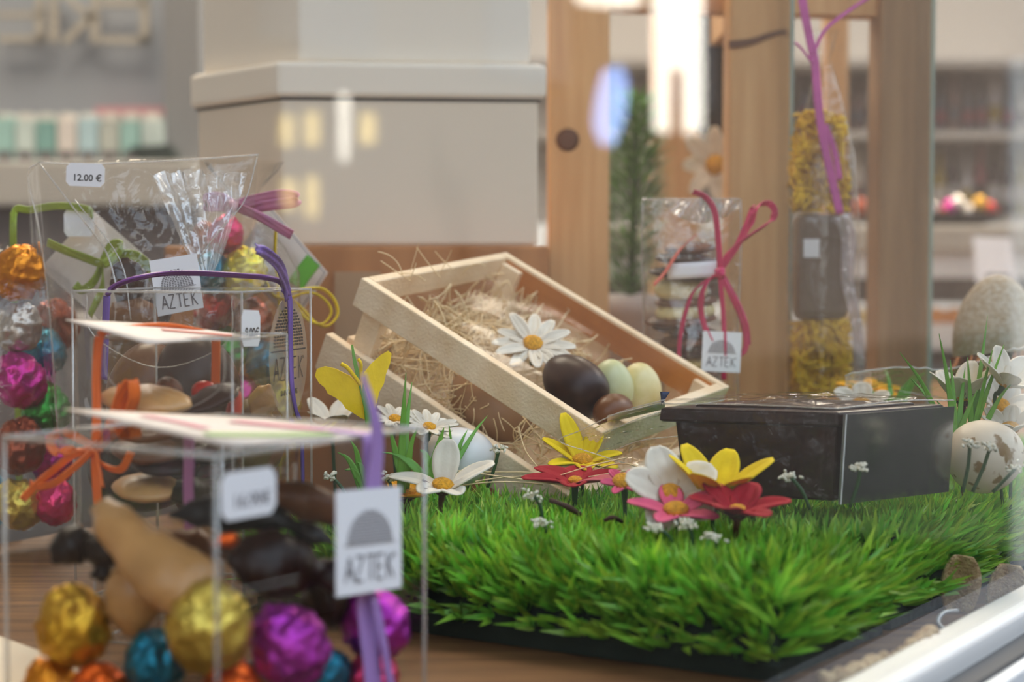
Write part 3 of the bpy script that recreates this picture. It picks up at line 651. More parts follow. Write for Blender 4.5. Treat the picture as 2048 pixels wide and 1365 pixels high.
# green twine, card and egg garland at the far left
M['lime'] = mat('lime_ribbon', (150, 172, 52), .5, var=.2, scale=60); M['kraft'] = mat('gauze', (230, 226, 220), .6)
cdr = root('greeting_card', P(190, 600, 1.135), 'white diamond-turned card behind the cellophane bag with a lime ribbon bow', 'card')
cM = facing(P(192, 530, 1.14), V((1, 0, 1.15)), (0.05, -1, .1)); mk('card_sheet', MB().prism([(-.026, -.026), (.026, -.026), (.026, .026), (-.026, .026)], .0008, cM), M['paper'], cdr)
pl = price(cdr, facing(P(158, 446, 1.133), V((1, 0, 0)), (0, -1, 0)), .020, .018, None)
rg_ = root('ribbon', P(190, 640, 1.13), 'lime green ribbon bow over the diamond-turned card', 'ribbon')
for pts in ([(95, 485), (140, 505), (180, 520), (205, 528)], [(205, 528), (225, 490), (245, 492), (232, 512), (207, 530)], [(207, 528), (240, 510), (275, 512), (310, 540)],
            [(205, 528), (190, 560), (165, 580), (150, 570)], [(205, 528), (205, 570), (190, 610), (180, 632)], [(207, 528), (240, 522), (290, 530), (300, 560)]):
    mk('ribbon_strand', MB().ribbon([P(x, y, 1.125-.004*i) for i, (x, y) in enumerate(pts)], .0058, (0, -.3, 1), .0003, .0003), M['lime'], rg_)
gb = root('egg_garland', P(60, 1070, 1.13), 'lime cord hanging down the column of coloured foil eggs at the left edge', 'cord')
mk('cord', MB().ribbon([P(183, 438, 1.13), P(176, 420, 1.13), P(120, 412, 1.13), P(60, 420, 1.13), P(30, 424, 1.13), P(28, 500, 1.13)], .005, (0, -.3, 1), .0003), M['lime'], gb)
mk('cord_tail', MB().ribbon([P(27, 425, 1.13), P(27, 500, 1.13), P(36, 800, 1.16), P(40, 1060, 1.15)], .0045, (1, 0, 0), .0003), M['lime'], gb)
gG = 'foil eggs stacked in the column at the left edge'
for a in ((38, 545, 1.11, 50, 'orange', 'orange foil egg topmost in the column at the left edge'), (38, 655, 1.115, 44, 'silver', 'silver foil egg in the column at the left edge'),
          (40, 760, 1.11, 50, 'magenta', 'magenta foil egg in the column beneath the silver one'), (88, 703, 1.15, 42, 'teal', 'teal foil egg beside the magenta one at the left edge'),
          (92, 816, 1.13, 46, 'green', 'green foil egg in the column at the left edge'), (40, 892, 1.11, 50, 'copper', 'copper foil egg below the magenta one at the left edge'),
          (110, 650, 1.17, 46, 'copper', 'red-brown foil egg behind the cellophane bag, left side'), (38, 1008, 1.10, 46, 'pale', 'pale gold foil egg at the foot of the column at the left edge'),
          (112, 1005, 1.10, 40, 'pink', 'pink foil egg at the foot of the column, right of the pale gold one'), (105, 920, 1.15, 42, 'magenta', 'dark magenta foil egg behind the orange bow'),
          (-20, 1000, 1.15, 46, 'teal', 'teal foil egg cut by the left frame edge')):
    foil_egg(*a, gG)
net = MB(); net.lathe([(.046, TZ+.001), (.048, TZ+.03), (.046, TZ+.15), (.040, TZ+.175), (.018, TZ+.19), (.006, TZ+.20)], Matrix.Translation((-.335, 1.13, 0)), 28, lambda p: p*1.0+V((p.x, p.y, 0))*.05*noise.noise(p*40), close=False)
mk('cellophane_bag', net, M['cello'], None, 'clear bag round the column of foil eggs at the left edge', 'bag')
# ------------------------------------------------------------------ second bag of foil eggs, card with yellow ribbon
gH = 'foil eggs in the bag tied with a pink bow'
for a in ((452, 470, 1.16, 34, 'pink', 'pink foil egg at the neck of the bag with the pink bow'), (415, 480, 1.18, 32, 'copper', 'copper foil egg at the neck of the bag with the pink bow'),
          (424, 545, 1.15, 36, 'teal', 'dark teal foil egg below the pink bow, left side'), (490, 545, 1.15, 44, 'lemon', 'lemon foil egg below the pink bow, right side'),
          (430, 620, 1.16, 38, 'red', 'red foil egg seen through the tall clear box'), (505, 640, 1.16, 38, 'copper', 'copper foil egg behind the price label of the tall box'),
          (455, 700, 1.16, 40, 'green', 'green foil egg seen through the tall clear box'), (530, 725, 1.16, 40, 'teal', 'teal foil egg behind the logo sticker'),
          (560, 810, 1.17, 42, 'lemon', 'lemon foil egg low behind the logo sticker'), (480, 800, 1.16, 42, 'magenta', 'magenta foil egg low behind the tall clear box'),
          (545, 905, 1.17, 44, 'gold', 'gold foil egg at the foot of the bag with the pink bow'), (470, 900, 1.17, 44, 'red', 'red foil egg at the foot of the bag with the pink bow'),
          (510, 985, 1.17, 44, 'teal', 'teal foil egg at the foot of the bag with the pink bow')):
    foil_egg(*a, gH)
bx = P(490, 700, 1.165)
def wob(p): return p+V((p.x, p.y, 0))*.14*noise.noise(V((math.atan2(p.y, p.x)*3, p.z*30, 1)))
b2 = root('cellophane_bag', (bx.x, bx.y, TZ), 'gathered clear bag of foil eggs tied with a pink bow', 'bag')
zt = P(465, 412, 1.16).z
mk('film', MB().lathe([(.034, TZ+.001), (.036, TZ+.05), (.036, TZ+.12), (.034, zt-.045), (.026, zt-.028), (.012, zt-.010), (.005, zt), (.012, zt+.012), (.022, zt+.024), (.026, zt+.030)], Matrix.Translation((bx.x, bx.y, 0)), 40, wob, close=False), M['cello_fine'], b2)
M['pinkr'] = mat('dusty_pink_ribbon', (226, 148, 176), .5, col2=(184, 124, 172), scale=30, bump=.2)
pr = root('ribbon', P(465, 412, 1.12), 'dusty pink ribbon bow at the neck of the egg bag', 'ribbon')
def pp(l, Y=1.12): return [P(x, y, Y+d) for x, y, d in l]
for nm, l, wd in (('bow_loop', [(468, 412, 0), (440, 396, -.004), (412, 398, -.008), (412, 412, -.010), (440, 412, -.006), (466, 414, 0)], .0075),
                  ('bow_loop', [(468, 412, 0), (510, 400, -.004), (560, 390, -.008), (592, 394, -.010), (588, 404, -.010), (545, 410, -.006), (500, 416, 0), (470, 414, 0)], .0075),
                  ('bow_tail', [(470, 412, 0), (500, 425, -.008), (540, 445, -.012), (584, 470, -.012)], .0070), ('bow_tail', [(466, 412, 0), (455, 435, -.008), (436, 458, -.010), (428, 478, -.010)], .0060)):
    mk(nm, MB().ribbon(pp(l), wd, (0, -.45, 1), .0003, .0004), M['pinkr'], pr)
mk('knot', blob(MB(), pp([(462, 404, -.003), (466, 412, -.006), (468, 422, -.003)]), [.002, .0035, .002], (1, 1), (0, -1, 0), 10), M['pinkr'], pr)
c3 = root('greeting_card', P(560, 640, 1.22), 'white diamond-turned card with a green print, right of the egg bag', 'card')
q3 = [P(x, y, 1.21) for x, y in ((536, 408), (656, 546), (586, 652), (470, 520))]
n3 = (q3[1]-q3[0]).cross(q3[3]-q3[0]).normalized(); n3 = n3 if n3.y < 0 else -n3
mk('card_sheet', MB().slab(lambda u, v: (q3[0].lerp(q3[1], u)).lerp(q3[3].lerp(q3[2], u), v), 4, 4, .0008), M['paper'], c3)
mk('printed_stroke', MB().ribbon([P(628, 520, 1.208), P(606, 548, 1.208), P(590, 572, 1.208)], .012, n3.cross(V((.5, 0, .5))), .0001), M['print_mid'], c3)
mk('printed_border', MB().tube([P(538, 415, 1.208), P(650, 546, 1.208), P(586, 642, 1.208)], .0004, 5), M['ink_soft'], c3)
M['yel'] = mat('yellow_raffia', (242, 214, 20), .45, var=.15, scale=50, bump=.2, stretch=(1, 1, .1))
yr = root('ribbon', P(600, 900, 1.15), 'yellow raffia ribbon looping out right of the tall clear box', 'ribbon')
for l, wd in (([(551, 455), (551, 520), (556, 580), (560, 640)], .0055), ([(530, 560), (545, 590), (570, 600), (600, 590)], .008),
              ([(565, 590), (610, 578), (645, 578), (668, 600), (674, 630), (655, 652), (630, 646), (600, 615), (575, 595)], .0060), ([(570, 600), (618, 585), (650, 600), (662, 625), (645, 648), (615, 640), (590, 612)], .0035),
              ([(560, 620), (578, 700), (582, 800), (590, 900)], .006), ([(570, 620), (590, 720), (566, 860), (560, 960)], .004)):
    mk('ribbon_strand', MB().ribbon([P(x, y, 1.15+.002*i) for i, (x, y) in enumerate(l)], wd, (.3, -.9, .2), .0003, .0004), M['yel'], yr)

# ------------------------------------------------------------------ artificial grass mats
GA = V((.57, .82, 0)); GB = V((-.85, .53, 0)); GC = V((.118, .752, 0))
def gpos(s_, w_, z): return GC + GA*s_ + GB*w_ + UP*(TZ+z)
CB_foot = None
def grass_mat(label, s0, s1, w0, w1, dens, seed, edges=(1, 1, 1, 1), hole=None, hgt=.042, hue=(.23, .54, .05)):
    rg = random.Random(seed); rt = root('artificial_grass_mat', gpos((s0+s1)/2, (w0+w1)/2, 0), label, 'grass mat')
    bb = MB(); rad = .026
    def hz(s_, w_):
        d = min([9]+([s_-s0] if edges[0] == 1 else [])+([s_-s0+(max(0, w_-w0-.015)*1.5)] if edges[0] == 2 else [])+([s1-s_+(max(0, w_-w0-.015)*1.5)] if edges[1] else [])+([w_-w0] if edges[2] else [])+([w1-w_] if edges[3] else []))
        k = min(max(d, 0)/rad, 1); return .008+(hgt-.008)*math.sqrt(max(0, 1-(1-k)**2)), k
    nu, nv = 40, 24
    vs = [];
    bb.grid(lambda u, v: gpos(s0+(s1-s0)*u, w0+(w1-w0)*v, hz(s0+(s1-s0)*u, w0+(w1-w0)*v)[0]-.002), nu, nv)
    bb.bar(gpos(s0, w0, .0005), GA*(s1-s0), GB*(w1-w0), UP*.007)
    mk('mat_backing', bb, M['matbase'], rt)
    g = MB(); vs = g.v; fs = g.f; cs = g.col
    st_ = dens; ns, nw = int((s1-s0)/st_)+1, int((w1-w0)/st_)+1
    def tuft(p, nrm, n, ln, wd, tone, spread):
        nrm = nrm.normalized()
        for _ in range(n):
            d = (nrm + V((rg.gauss(0, spread), rg.gauss(0, spread), rg.gauss(0, spread*.5)))).normalized(); L = ln*rg.uniform(.6, 1.15)
            sd = d.cross(V((rg.uniform(-1, 1), rg.uniform(-1, 1), rg.uniform(-.4, .4)))).normalized(); w2 = wd*rg.uniform(.7, 1.2)/2
            bend = d.cross(sd)*L*rg.uniform(.0, .25); a = p+V((rg.uniform(-1, 1), rg.uniform(-1, 1), 0))*.0012
            m1 = a+d*L*.55; tp = a+d*L+bend
            o = len(vs); vs.extend([tuple(a-sd*w2*.5), tuple(a+sd*w2*.5), tuple(m1+sd*w2), tuple(m1-sd*w2), tuple(tp)])
            fs.append((o, o+1, o+2, o+3)); fs.append((o+3, o+2, o+4))
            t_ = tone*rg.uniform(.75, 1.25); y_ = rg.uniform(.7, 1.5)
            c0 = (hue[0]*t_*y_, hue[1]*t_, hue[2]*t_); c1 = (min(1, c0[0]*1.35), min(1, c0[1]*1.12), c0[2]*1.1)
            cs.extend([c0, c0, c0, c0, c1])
    for i in range(ns):
        for j in range(nw):
            s_ = s0+(i+rg.random())*st_; w_ = w0+(j+rg.random())*st_
            if s_ > s1 or w_ > w1: continue
            z, k = hz(s_, w_); p = gpos(s_, w_, z-.002)
            sc = 1.0
            if hole:
                h_ = hole(p)
                if h_ == 0: continue
                sc = h_
            e0 = .002; dz = V(((hz(s_+e0, w_)[0]-hz(s_-e0, w_)[0])/(2*e0), (hz(s_, w_+e0)[0]-hz(s_, w_-e0)[0])/(2*e0), 0))
            nrm = (UP - GA*max(-1.6, min(1.6, dz.x)) - GB*max(-1.6, min(1.6, dz.y)))
            tone = 1.0+.45*noise.noise(p*45)
            big = 1+.55*(1-k)
            ci, cj = math.floor(s_/.0115), math.floor(w_/.0115); cx_ = (ci+.5+.35*math.sin(ci*12.9+cj*7.3))*.0115; cy_ = (cj+.5+.35*math.sin(ci*4.1+cj*15.7))*.0115
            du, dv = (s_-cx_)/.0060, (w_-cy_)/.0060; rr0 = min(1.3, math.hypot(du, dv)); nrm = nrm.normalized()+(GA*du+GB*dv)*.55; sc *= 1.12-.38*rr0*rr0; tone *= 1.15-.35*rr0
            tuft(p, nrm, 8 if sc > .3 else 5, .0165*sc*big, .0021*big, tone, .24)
    if edges[2]:
        for i in range(int((s1-s0)/.0062)):
            for z in (.012, .022, .032):
                s_ = s0+(i+rg.random())*.0062; p = gpos(s_, w0+.004, z+rg.uniform(-.003, .003)); tuft(p+V((0, 0, 0)), -GB*.75+UP*(.75 if z > .02 else .3)+GA*.55*math.sin(s_*520), 7 if z > .02 else 3, .024, .0032, .95+.25*math.cos(s_*520), .26)
    if edges[0] == 1:
        for i in range(int((w1-w0)/.0062)):
            for z in (.012, .022, .032):
                w_ = w0+(i+rg.random())*.0062; p = gpos(s0+.004, w_, z+rg.uniform(-.003, .003)); tuft(p, -GA*.75+UP*(.75 if z > .02 else .3)+GB*.55*math.sin(w_*520), 7 if z > .02 else 3, .025, .0033, .95+.25*math.cos(w_*520), .26)
    g.smooth = [False]*len(fs)
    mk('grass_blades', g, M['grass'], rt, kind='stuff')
    return rt
# footprint of the chocolate box and of the crate end keep the blades short
CBn = V((.171, .896, 0)); CBl = V((-.089, .030, 0)); CBr = V((.070, .050, 0))
def hole1(p):
    d = p-CBn; a = CBl.normalized(); b = CBr.normalized(); det = a.x*b.y-a.y*b.x
    u = (d.x*b.y-d.y*b.x)/det; v = (a.x*d.y-a.y*d.x)/det
    if -.002 < u < CBl.length+.002 and -.002 < v < CBr.length+.002: return .8
    return 1.0
grass_mat('green artificial grass mat nearest the window corner, under the red and yellow flowers', .0, .120, 0, .205, .0048, 1, (1, 1, 1, 0), hole1)
grass_mat('green artificial grass mat running right under the speckled egg', .130, .60, 0, .205, .0054, 2, (2, 0, 1, 0), hole1)
grass_mat('loose green grass mat behind the front box, left of the tilted crate', .0, .165, .209, .30, .0065, 3, (1, 0, 0, 1), None)

# ------------------------------------------------------------------ tilted wooden crate
P1_, P3_, P4_ = P(722, 556, 1.090), P(1468, 778, 1.135), P(1205, 866, 1.0)
cl = (P1_-P4_); CLn = cl.length; cl = cl.normalized(); cs_ = (P3_-P4_); cs_ = (cs_-cl*cs_.dot(cl)); CSn = cs_.length; cs_ = cs_.normalized()
cn = cs_.cross(cl); cn = cn if cn.z > 0 else -cn; cn = cn.normalized()
def K(l, s_, n_): return P4_ + cl*l + cs_*s_ - cn*n_
CD = .072
cr = root('wooden_crate', K(CLn/2, CSn/2, CD), 'small pale wooden crate tilted up on its end, full of wood wool and eggs', 'crate')
def slat(name, l0, l1, s0, s1, n0, n1, lab=None, m_=None, par=None):
    return mk(name, MB().bar(K(l0, s0, n0), cl*(l1-l0), cs_*(s1-s0), -cn*(n1-n0)), m_ or M['crate'], par or cr, lab, bevel=.0008)
T_ = .007
slat('top_rail', 0, CLn, 0, T_, 0, .020); slat('top_rail', 0, CLn, CSn-T_, CSn, 0, .020)
slat('warm_glow_face', T_, CLn-T_, CSn-T_-.0008, CSn-T_, .002, .020, 'inner face of the far rail coloured for its warm glow', mat('orange_glow_wood', (206, 132, 62), .6, col2=(176, 104, 44), scale=14))  # added thin face; glow of warm light and varnish put into its orange
slat('end_rail', 0, T_, T_, CSn-T_, 0, .018); slat('end_rail', CLn-T_, CLn, T_, CSn-T_, 0, .016)
slat('lower_slat', -.004, CLn+.010, -.003, T_-.003, CD-.026, CD); slat('lower_slat', -.004, CLn+.010, CSn-T_+.003, CSn+.003, CD-.030, CD)
slat('end_slat', 0, T_, T_, CSn-T_, CD-.026, CD); slat('end_slat', CLn-T_, CLn, T_, CSn-T_, CD-.028, CD)
slat('base_board', T_, CLn-T_, T_-.003, CSn-T_+.003, CD-.004, CD)
for l0, l1, s0, s1 in ((CLn-T_-.016, CLn-T_, T_*.6, T_+.006), (T_, T_+.014, T_*.6, T_+.006), (CLn-T_-.016, CLn-T_, CSn-T_-.006, CSn-T_*.6), (T_, T_+.014, CSn-T_-.006, CSn-T_*.6)):
    slat('corner_post', l0, l1, s0, s1, .004, CD-.004)
def kf(p):
    d = p-P4_; return d.dot(cl), d.dot(cs_), -d.dot(cn)
def inK(px, py, Y, r):
    l, s_, n_ = kf(P(px, py, Y)); l = min(max(l, T_+r), CLn-T_-r); s_ = min(max(s_, T_+r), CSn-T_-r); n_ = min(max(n_, .004), CD-.004-r); return K(l, s_, n_)
M['crate_film'] = clear('crate_film', (.985, .985, .98), .3, 0, .2, bump=.25, bscale=30)
lf = MB().grid(lambda u, v: K(T_+(CLn-2*T_)*u, T_+(CSn-2*T_)*v, .010+.003*noise.noise(V((u*5, v*5, 2)))), 20, 20)
mk('cellophane_sheet', lf, M['crate_film'], None, 'clear film stretched across the open top of the tilted crate', 'film')
gC = 'eggs nested in the tilted crate'
def pxof(p):
    d = p-V((0, 0, CZ)); c_, s_ = math.cos(PITCH), math.sin(PITCH); k = d.y*c_-d.z*s_; return 1024+F*d.x/k, 682.5-F*(d.y*s_+d.z*c_)/k
ce = min((K(CLn*k/60, T_+.0250, .040) for k in range(8, 50)), key=lambda p: abs(pxof(p)[0]-985))
M['milk_pale'] = mat('pale_milk_chocolate', (164, 124, 92), .45, var=.1, scale=40)
egg('chocolate_egg', ce, .0235, .064, cl*1.0-cn*.12, M['milk_pale'], 'large milk chocolate egg behind the near gap of the crate', 'chocolate egg', None, n=40)
egg('chocolate_egg', inK(1150, 772, 1.075, .014), .0185, .048, cl*1.0+cn*.2, M['choc'], 'dark chocolate egg beside the near rail inside the crate', 'chocolate egg', None, n=32)
egg('chocolate_egg', inK(1222, 775, 1.10, .012), .0148, .038, cl*.3-cs_*.2+cn*1.0, M['greenchoc'], 'pale green egg in the crate with a brown streak, left of the cream one', 'chocolate egg')
egg('chocolate_egg', inK(1278, 778, 1.12, .012), .0150, .036, cl*.3-cs_*.2+cn*1.0, M['whitechoc'], 'cream egg farthest right in the crate', 'chocolate egg')
egg('chocolate_egg', inK(1228, 822, 1.06, .010), .011, .034, cs_, M['milk'], 'small milk chocolate egg at the low end of the crate', 'chocolate egg')
# gold flecks on the big egg
fk = MB(); rg5 = random.Random(5)
for cx, cy in ((987, 790), (1040, 826)):
    for _ in range(16):
        a = P(cx+rg5.gauss(0, 6), cy+rg5.gauss(0, 8), 1.0); d = (a-V((0, 0, CZ))).normalized(); hit = ce-V((0, 0, CZ)); t_ = hit.dot(d)-.0225
        fk.box(V((0, 0, CZ))+d*t_, (.0007, .0004, .0007))
# wood wool
def strand(mb, rg, p, d, L, r, curl, bounds=None, n=11):
    pts = [p]; ax = V((rg.gauss(0, 1), rg.gauss(0, 1), rg.gauss(0, 1))).normalized(); ang = curl*rg.uniform(-1, 1)/n
    for k in range(n):
        d = (Quaternion(ax, ang) @ d).normalized(); ax = (ax+V((rg.gauss(0, .25), rg.gauss(0, .25), rg.gauss(0, .25)))).normalized(); q_ = pts[-1]+d*L/n
        if bounds: q_, f_ = bounds(q_); d = (-d+V((rg.gauss(0, .6), rg.gauss(0, .6), rg.gauss(0, .6)))).normalized() if f_ else d
        pts.append(q_)
    c = rg.uniform(.75, 1.1)
    mb.tube(pts, r, 4, cap=False)
rg = random.Random(11); sw = MB()
def bK(p):
    l, s_, n_ = kf(p); L2 = min(max(l, T_), CLn-T_); S2 = min(max(s_, T_), CSn-T_); N2 = min(max(n_, .009), CD-.005)
    return K(L2, S2, N2), (L2 != l or S2 != s_ or N2 != n_)
for i in range(470):
    l = CLn*(1-abs(rg.gauss(0, .42))); l = min(max(l, .02), CLn-.01); s_ = rg.uniform(.01, CSn-.01)
    if (K(l, s_, .04)-ce).length < .038: continue
    top = .030 if l > CLn*.45 else .046
    n_ = rg.uniform(top, CD-.006)
    d = V((rg.gauss(0, 1), rg.gauss(0, 1), rg.gauss(0, .6))).normalized()
    strand(sw, rg, K(l, s_, n_), d, rg.uniform(.04, .09), .00055, 3.4, bK)
for i in range(70):       # strands over the big egg, seen through the near gap
    strand(sw, rg, K(rg.uniform(.03, .12), rg.uniform(.0075, .011), rg.uniform(.03, .066)), (cl*rg.uniform(-1, 1)-cn*rg.uniform(-.6, .6)).normalized(), rg.uniform(.03, .055), .00036, 4.5, bK)
mk('wood_wool', sw, M['straw'], None, 'tangled pale wood wool filling the tilted crate', 'packing straw', kind='stuff')
sw2 = MB()
for i in range(9):
    strand(sw2, rg, K(CLn-rg.uniform(.0, .02), rg.uniform(.03, .10), -.0005), (cn*1.0+V((rg.gauss(0, .7), 0, 0))).normalized(), rg.uniform(.012, .03), .0003, 1.6)
for i in range(10):
    strand(sw2, rg, gpos(rg.uniform(.12, .19), rg.uniform(.16, .22), .062), V((rg.uniform(-1, 1), rg.uniform(-.3, .3), .1)).normalized(), .06, .0004, 1.5)
mk('loose_wood_wool', sw2, M['straw'], None, 'few stray wood wool strands poking from the crate rim and onto the grass', 'packing straw', kind='stuff')

# ------------------------------------------------------------------ flowers
def flower(c, up, Lp, Wp, n, pm, label, cup=.35, cm='pollen', cr_=.006, stem=True, rot=0.0, seed=0, group=None, calyx=None, notch=0, droop=.0, lens=None, skip=(), stemlen=None, cups=None):
    rg = random.Random(seed); up = V(up).normalized(); rt = root('artificial_flower', c, label, 'flower', group)
    x = V((1, 0, 0)); x = (x-up*x.dot(up)).normalized(); y = up.cross(x)
    for k in range(n):
        if k in skip: continue
        a = rot+2*math.pi*k/n+rg.uniform(-.1, .1); d = x*math.cos(a)+y*math.sin(a); sd = up.cross(d); L = Lp*rg.uniform(.9, 1.1)*(lens[k] if lens else 1); cu = (cups[k] if cups else cup)+rg.uniform(-.12, .12)
        def f(u, v, d=d, sd=sd, L=L, cu=cu):
            w_ = Wp*(math.sin(math.pi*min(1, .12+u*.80))**.75)*(1 if u < .96 else .8); xx = (v-.5)
            h_ = cu*u*L - droop*L*u*u*u + .0012*math.sin(v*math.pi*5)*math.sin(math.pi*u) - abs(xx)*Wp*-.25*math.sin(math.pi*u)
            return c + d*(cr_*.5+L*u*math.cos(cu*.6)) + sd*xx*w_ + up*h_
        mm = pm[k % len(pm)] if isinstance(pm, (list, tuple)) else pm
        mk('petal', MB().slab(f, 10, 8, .0005), M[mm], rt)
    def cf(p): return p*(1+.10*noise.noise(p*900))
    mk('flower_centre', MB().lathe([(cr_*.9, -.001), (cr_, .001), (cr_*.9, cr_*.35), (cr_*.5, cr_*.6), (.0001, cr_*.65)], facing(c+up*.0012, x, up), 18, cf), M[cm], rt)
    if calyx:
        for k in range(6):
            a = rot+.4+2*math.pi*k/6; d = x*math.cos(a)+y*math.sin(a); sd = up.cross(d)
            mk('sepal', MB().slab(lambda u, v, d=d, sd=sd: c-up*(.0025*(1-u)) + d*(.0005+Lp*.5*u) + sd*(v-.5)*Wp*.45*(1-u*.85)+up*(cup*u*Lp*.5-.0012), 5, 3, .0007), M[calyx], rt)
    mk('stem', blob(MB(), [c-up*.0005, c-up*.006, c-up*.012+V((0, .002, -.004)), V((c.x+.002, c.y+.004, max(TZ+.02, c.z-(stemlen or .03))))], [.0022, .0018, .0011, .0010], (1, 1), (0, -1, 0.01), 8), M['calyx' if calyx else 'stem'], rt)
    return rt
flower(P(885, 975, .935), (.10, -.28, 1), .0235, .0155, 5, 'p_white', 'open white daisy with brown sepals on the grass edge, just left of the red flower', .25, rot=.3, calyx='calyx', seed=1, cups=(.5, 1.3, .1, .1, .15), lens=(1.05, .75, 1.15, .6, .6))
flower(P(812, 992, .955), (-.1, -.2, 1), .015, .010, 6, 'p_orange', 'small orange yellow flower half hidden behind the hanging tag', .25, calyx='calyx', seed=2)
flower(P(1150, 966, .95), (0, -.14, 1), .0265, .0165, 6, ['p_red', 'p_red', 'p_red', 'p_red', 'p_red', 'p_rose'], 'crimson flower lying open on the grass in front of the crate', .18, rot=.35, seed=3, cr_=.004)
flower(P(1165, 925, .995), (0, -.2, 1), .0225, .0125, 7, 'p_yellow', 'yellow flower standing behind the crimson one', .5, seed=4, rot=.2, cups=(.25, .8, .95, .6, .2, .1, .1))
flower(P(1342, 992, .868), (.12, -.72, .7), .0225, .0195, 5, 'p_white', 'striped white flower facing forward in the bunch by the chocolate box', .25, rot=.55, seed=5, cr_=.0062)
flower(P(1248, 968, .905), (-.1, -.5, 1), .010, .006, 6, 'p_pink', 'little pink flower with orange centre right of the crimson one', .2, seed=6, cr_=.0062)
flower(P(1352, 1026, .85), (0, -.26, 1), .0215, .0125, 5, 'p_pink', 'pink flower with orange centre lowest in the bunch by the chocolate box', .30, rot=.5, seed=7, cr_=.0066)
flower(P(1430, 996, .872), (.05, -.22, 1), .0265, .0165, 6, 'p_yellow', 'large yellow flower topmost in the bunch by the chocolate box', .85, rot=.1, seed=8, cr_=.005)
flower(P(1475, 1024, .838), (.02, -.2, 1), .0250, .0150, 6, 'p_red', 'crimson flower in front of the large yellow one', .35, rot=.0, seed=9, cr_=.004, calyx='calyx')
flower(P(1925, 800, 1.01), (-.1, -.1, 1), .019, .015, 6, 'p_white', 'white cupped flower among the tall grass sprigs right of the chocolate box', .9, seed=10, calyx='calyx', stemlen=.08)
flower(P(2008, 768, 1.0), (.3, -.4, .9), .021, .013, 7, 'p_white', 'white flower at the right edge above the speckled egg', .6, seed=11, stemlen=.08)
flower(P(2000, 815, 1.04), (.2, -.6, .8), .018, .014, 6, 'p_white', 'white flower behind the tall sprigs, nearest the right edge', .5, seed=12, stemlen=.07)
flower(P(1738, 782, 1.2), (0, -.25, 1), .021, .010, 9, 'p_orange', 'flat yellow flower beyond the chocolate box', .05, seed=13, calyx='calyx', stemlen=.06)
flower(P(1722, 812, 1.14), (-.1, -.5, .8), .016, .014, 5, 'p_white', 'off-white flower just over the chocolate box lid', .5, seed=14, stemlen=.05)
flower(P(665, 858, 1.06), (0, -.2, 1), .017, .015, 5, 'p_white', 'round-petalled white flower right of the tall clear box', .9, seed=15, stemlen=.06)
flower(P(790, 842, 1.03), (.1, -.3, .8), .0135, .006, 13, 'p_white', 'many-petalled white daisy left of the crate slat', .25, seed=16, cr_=.004, stemlen=.06)
flower(P(858, 858, 1.01), (.15, -.35, .9), .0145, .006, 14, 'p_white', 'many-petalled white daisy nearest the leaning crate slat', .25, seed=17, cr_=.004, stemlen=.06)
flower(inK(1066, 690, 1.10, .012), cn*.9-cs_*.4, .0235, .0095, 12, 'p_white', 'white daisy with yellow centre tucked into the wood wool of the crate', .12, seed=18, cr_=.0065, stemlen=.01)
flower(P(2020, 862, .99), (-.2, -.3, 1), .014, .011, 6, 'p_white', 'small white flower low behind the speckled egg', .7, seed=20, stemlen=.05)
def bud(px, py, Y, base, label, sz=.0042):
    c = P(px, py, Y); rt = root('flower_bud', c, label, 'flower bud', 'white buds on green stalks'); rg = random.Random(px)
    b = MB()
    for _ in range(22):
        o = V((rg.gauss(0, 1), rg.gauss(0, 1), rg.gauss(0, .5)))*sz*.55; b.lathe(eggprof(4, sz*.75, sz*.2, .1), Matrix.Translation(c+o) @ V((rg.gauss(0, 1), rg.gauss(0, 1), .6)).to_track_quat('Z', 'Y').to_matrix().to_4x4(), 6)
    mk('bud_cluster', b, M['bud'], rt)
    mk('stalk', MB().tube(spline([c, c.lerp(base, .5)+V((.001, 0, .001)), base], 4), .0010, 7), M['stem'], rt)
for px, py, Y, bx_, by_, l_ in ((662, 952, .96, 700, 1010, 'white bud cluster left of the hanging tag, above the brown fish'), (775, 955, .95, 785, 1010, 'round white bud cluster above the hanging logo tag'), (998, 898, .99, 975, 975, 'white bud on a straight dark stalk left of the crimson flower'),
                                (1068, 992, .88, 1085, 1040, 'white bud beside the brown twig on the grass'), (1082, 1045, .86, 1095, 1080, 'pale bud sunk in the grass below the twig'), (1308, 1056, .82, 1345, 1085, 'off-white bud under the pink flower, left one'),
                                (1372, 1048, .82, 1385, 1090, 'off-white bud under the pink flower, right one'), (1426, 1074, .81, 1430, 1110, 'pinkish white bud below the crimson flower of the bunch'), (1580, 953, .875, 1620, 1020, 'white bud in front of the dark chocolate box side'),
                                (1722, 935, .875, 1700, 1015, 'white bud in front of the silver panel'), (1940, 888, .90, 1925, 985, 'small bud in front of the speckled egg, left one'), (1980, 896, .90, 1945, 985, 'white bud in front of the speckled egg, centre one'), (2032, 936, .90, 1985, 985, 'small bud near the right frame edge before the speckled egg')):
    b_ = P(bx_, by_, Y); bud(px, py, Y, b_, l_)
mk('twig', blob(MB(), [P(1098, 1000, .87), P(1130, 1012, .87), P(1160, 1030, .88)], [.0013, .0012, .0017, .0011], (1, 1), (0, -1, 0), 8), M['twig'], None, 'short brown twig lying on the grass next to a white bud', 'twig')
mk('twig', blob(MB(), [P(1208, 1042, .86), P(1225, 1036, .86), P(1244, 1044, .87)], [.001, .0014, .001], (1, 1), (0, -1, 0), 8), M['twig'], None, 'tiny curved twig in the grass between the crimson flowers', 'twig')
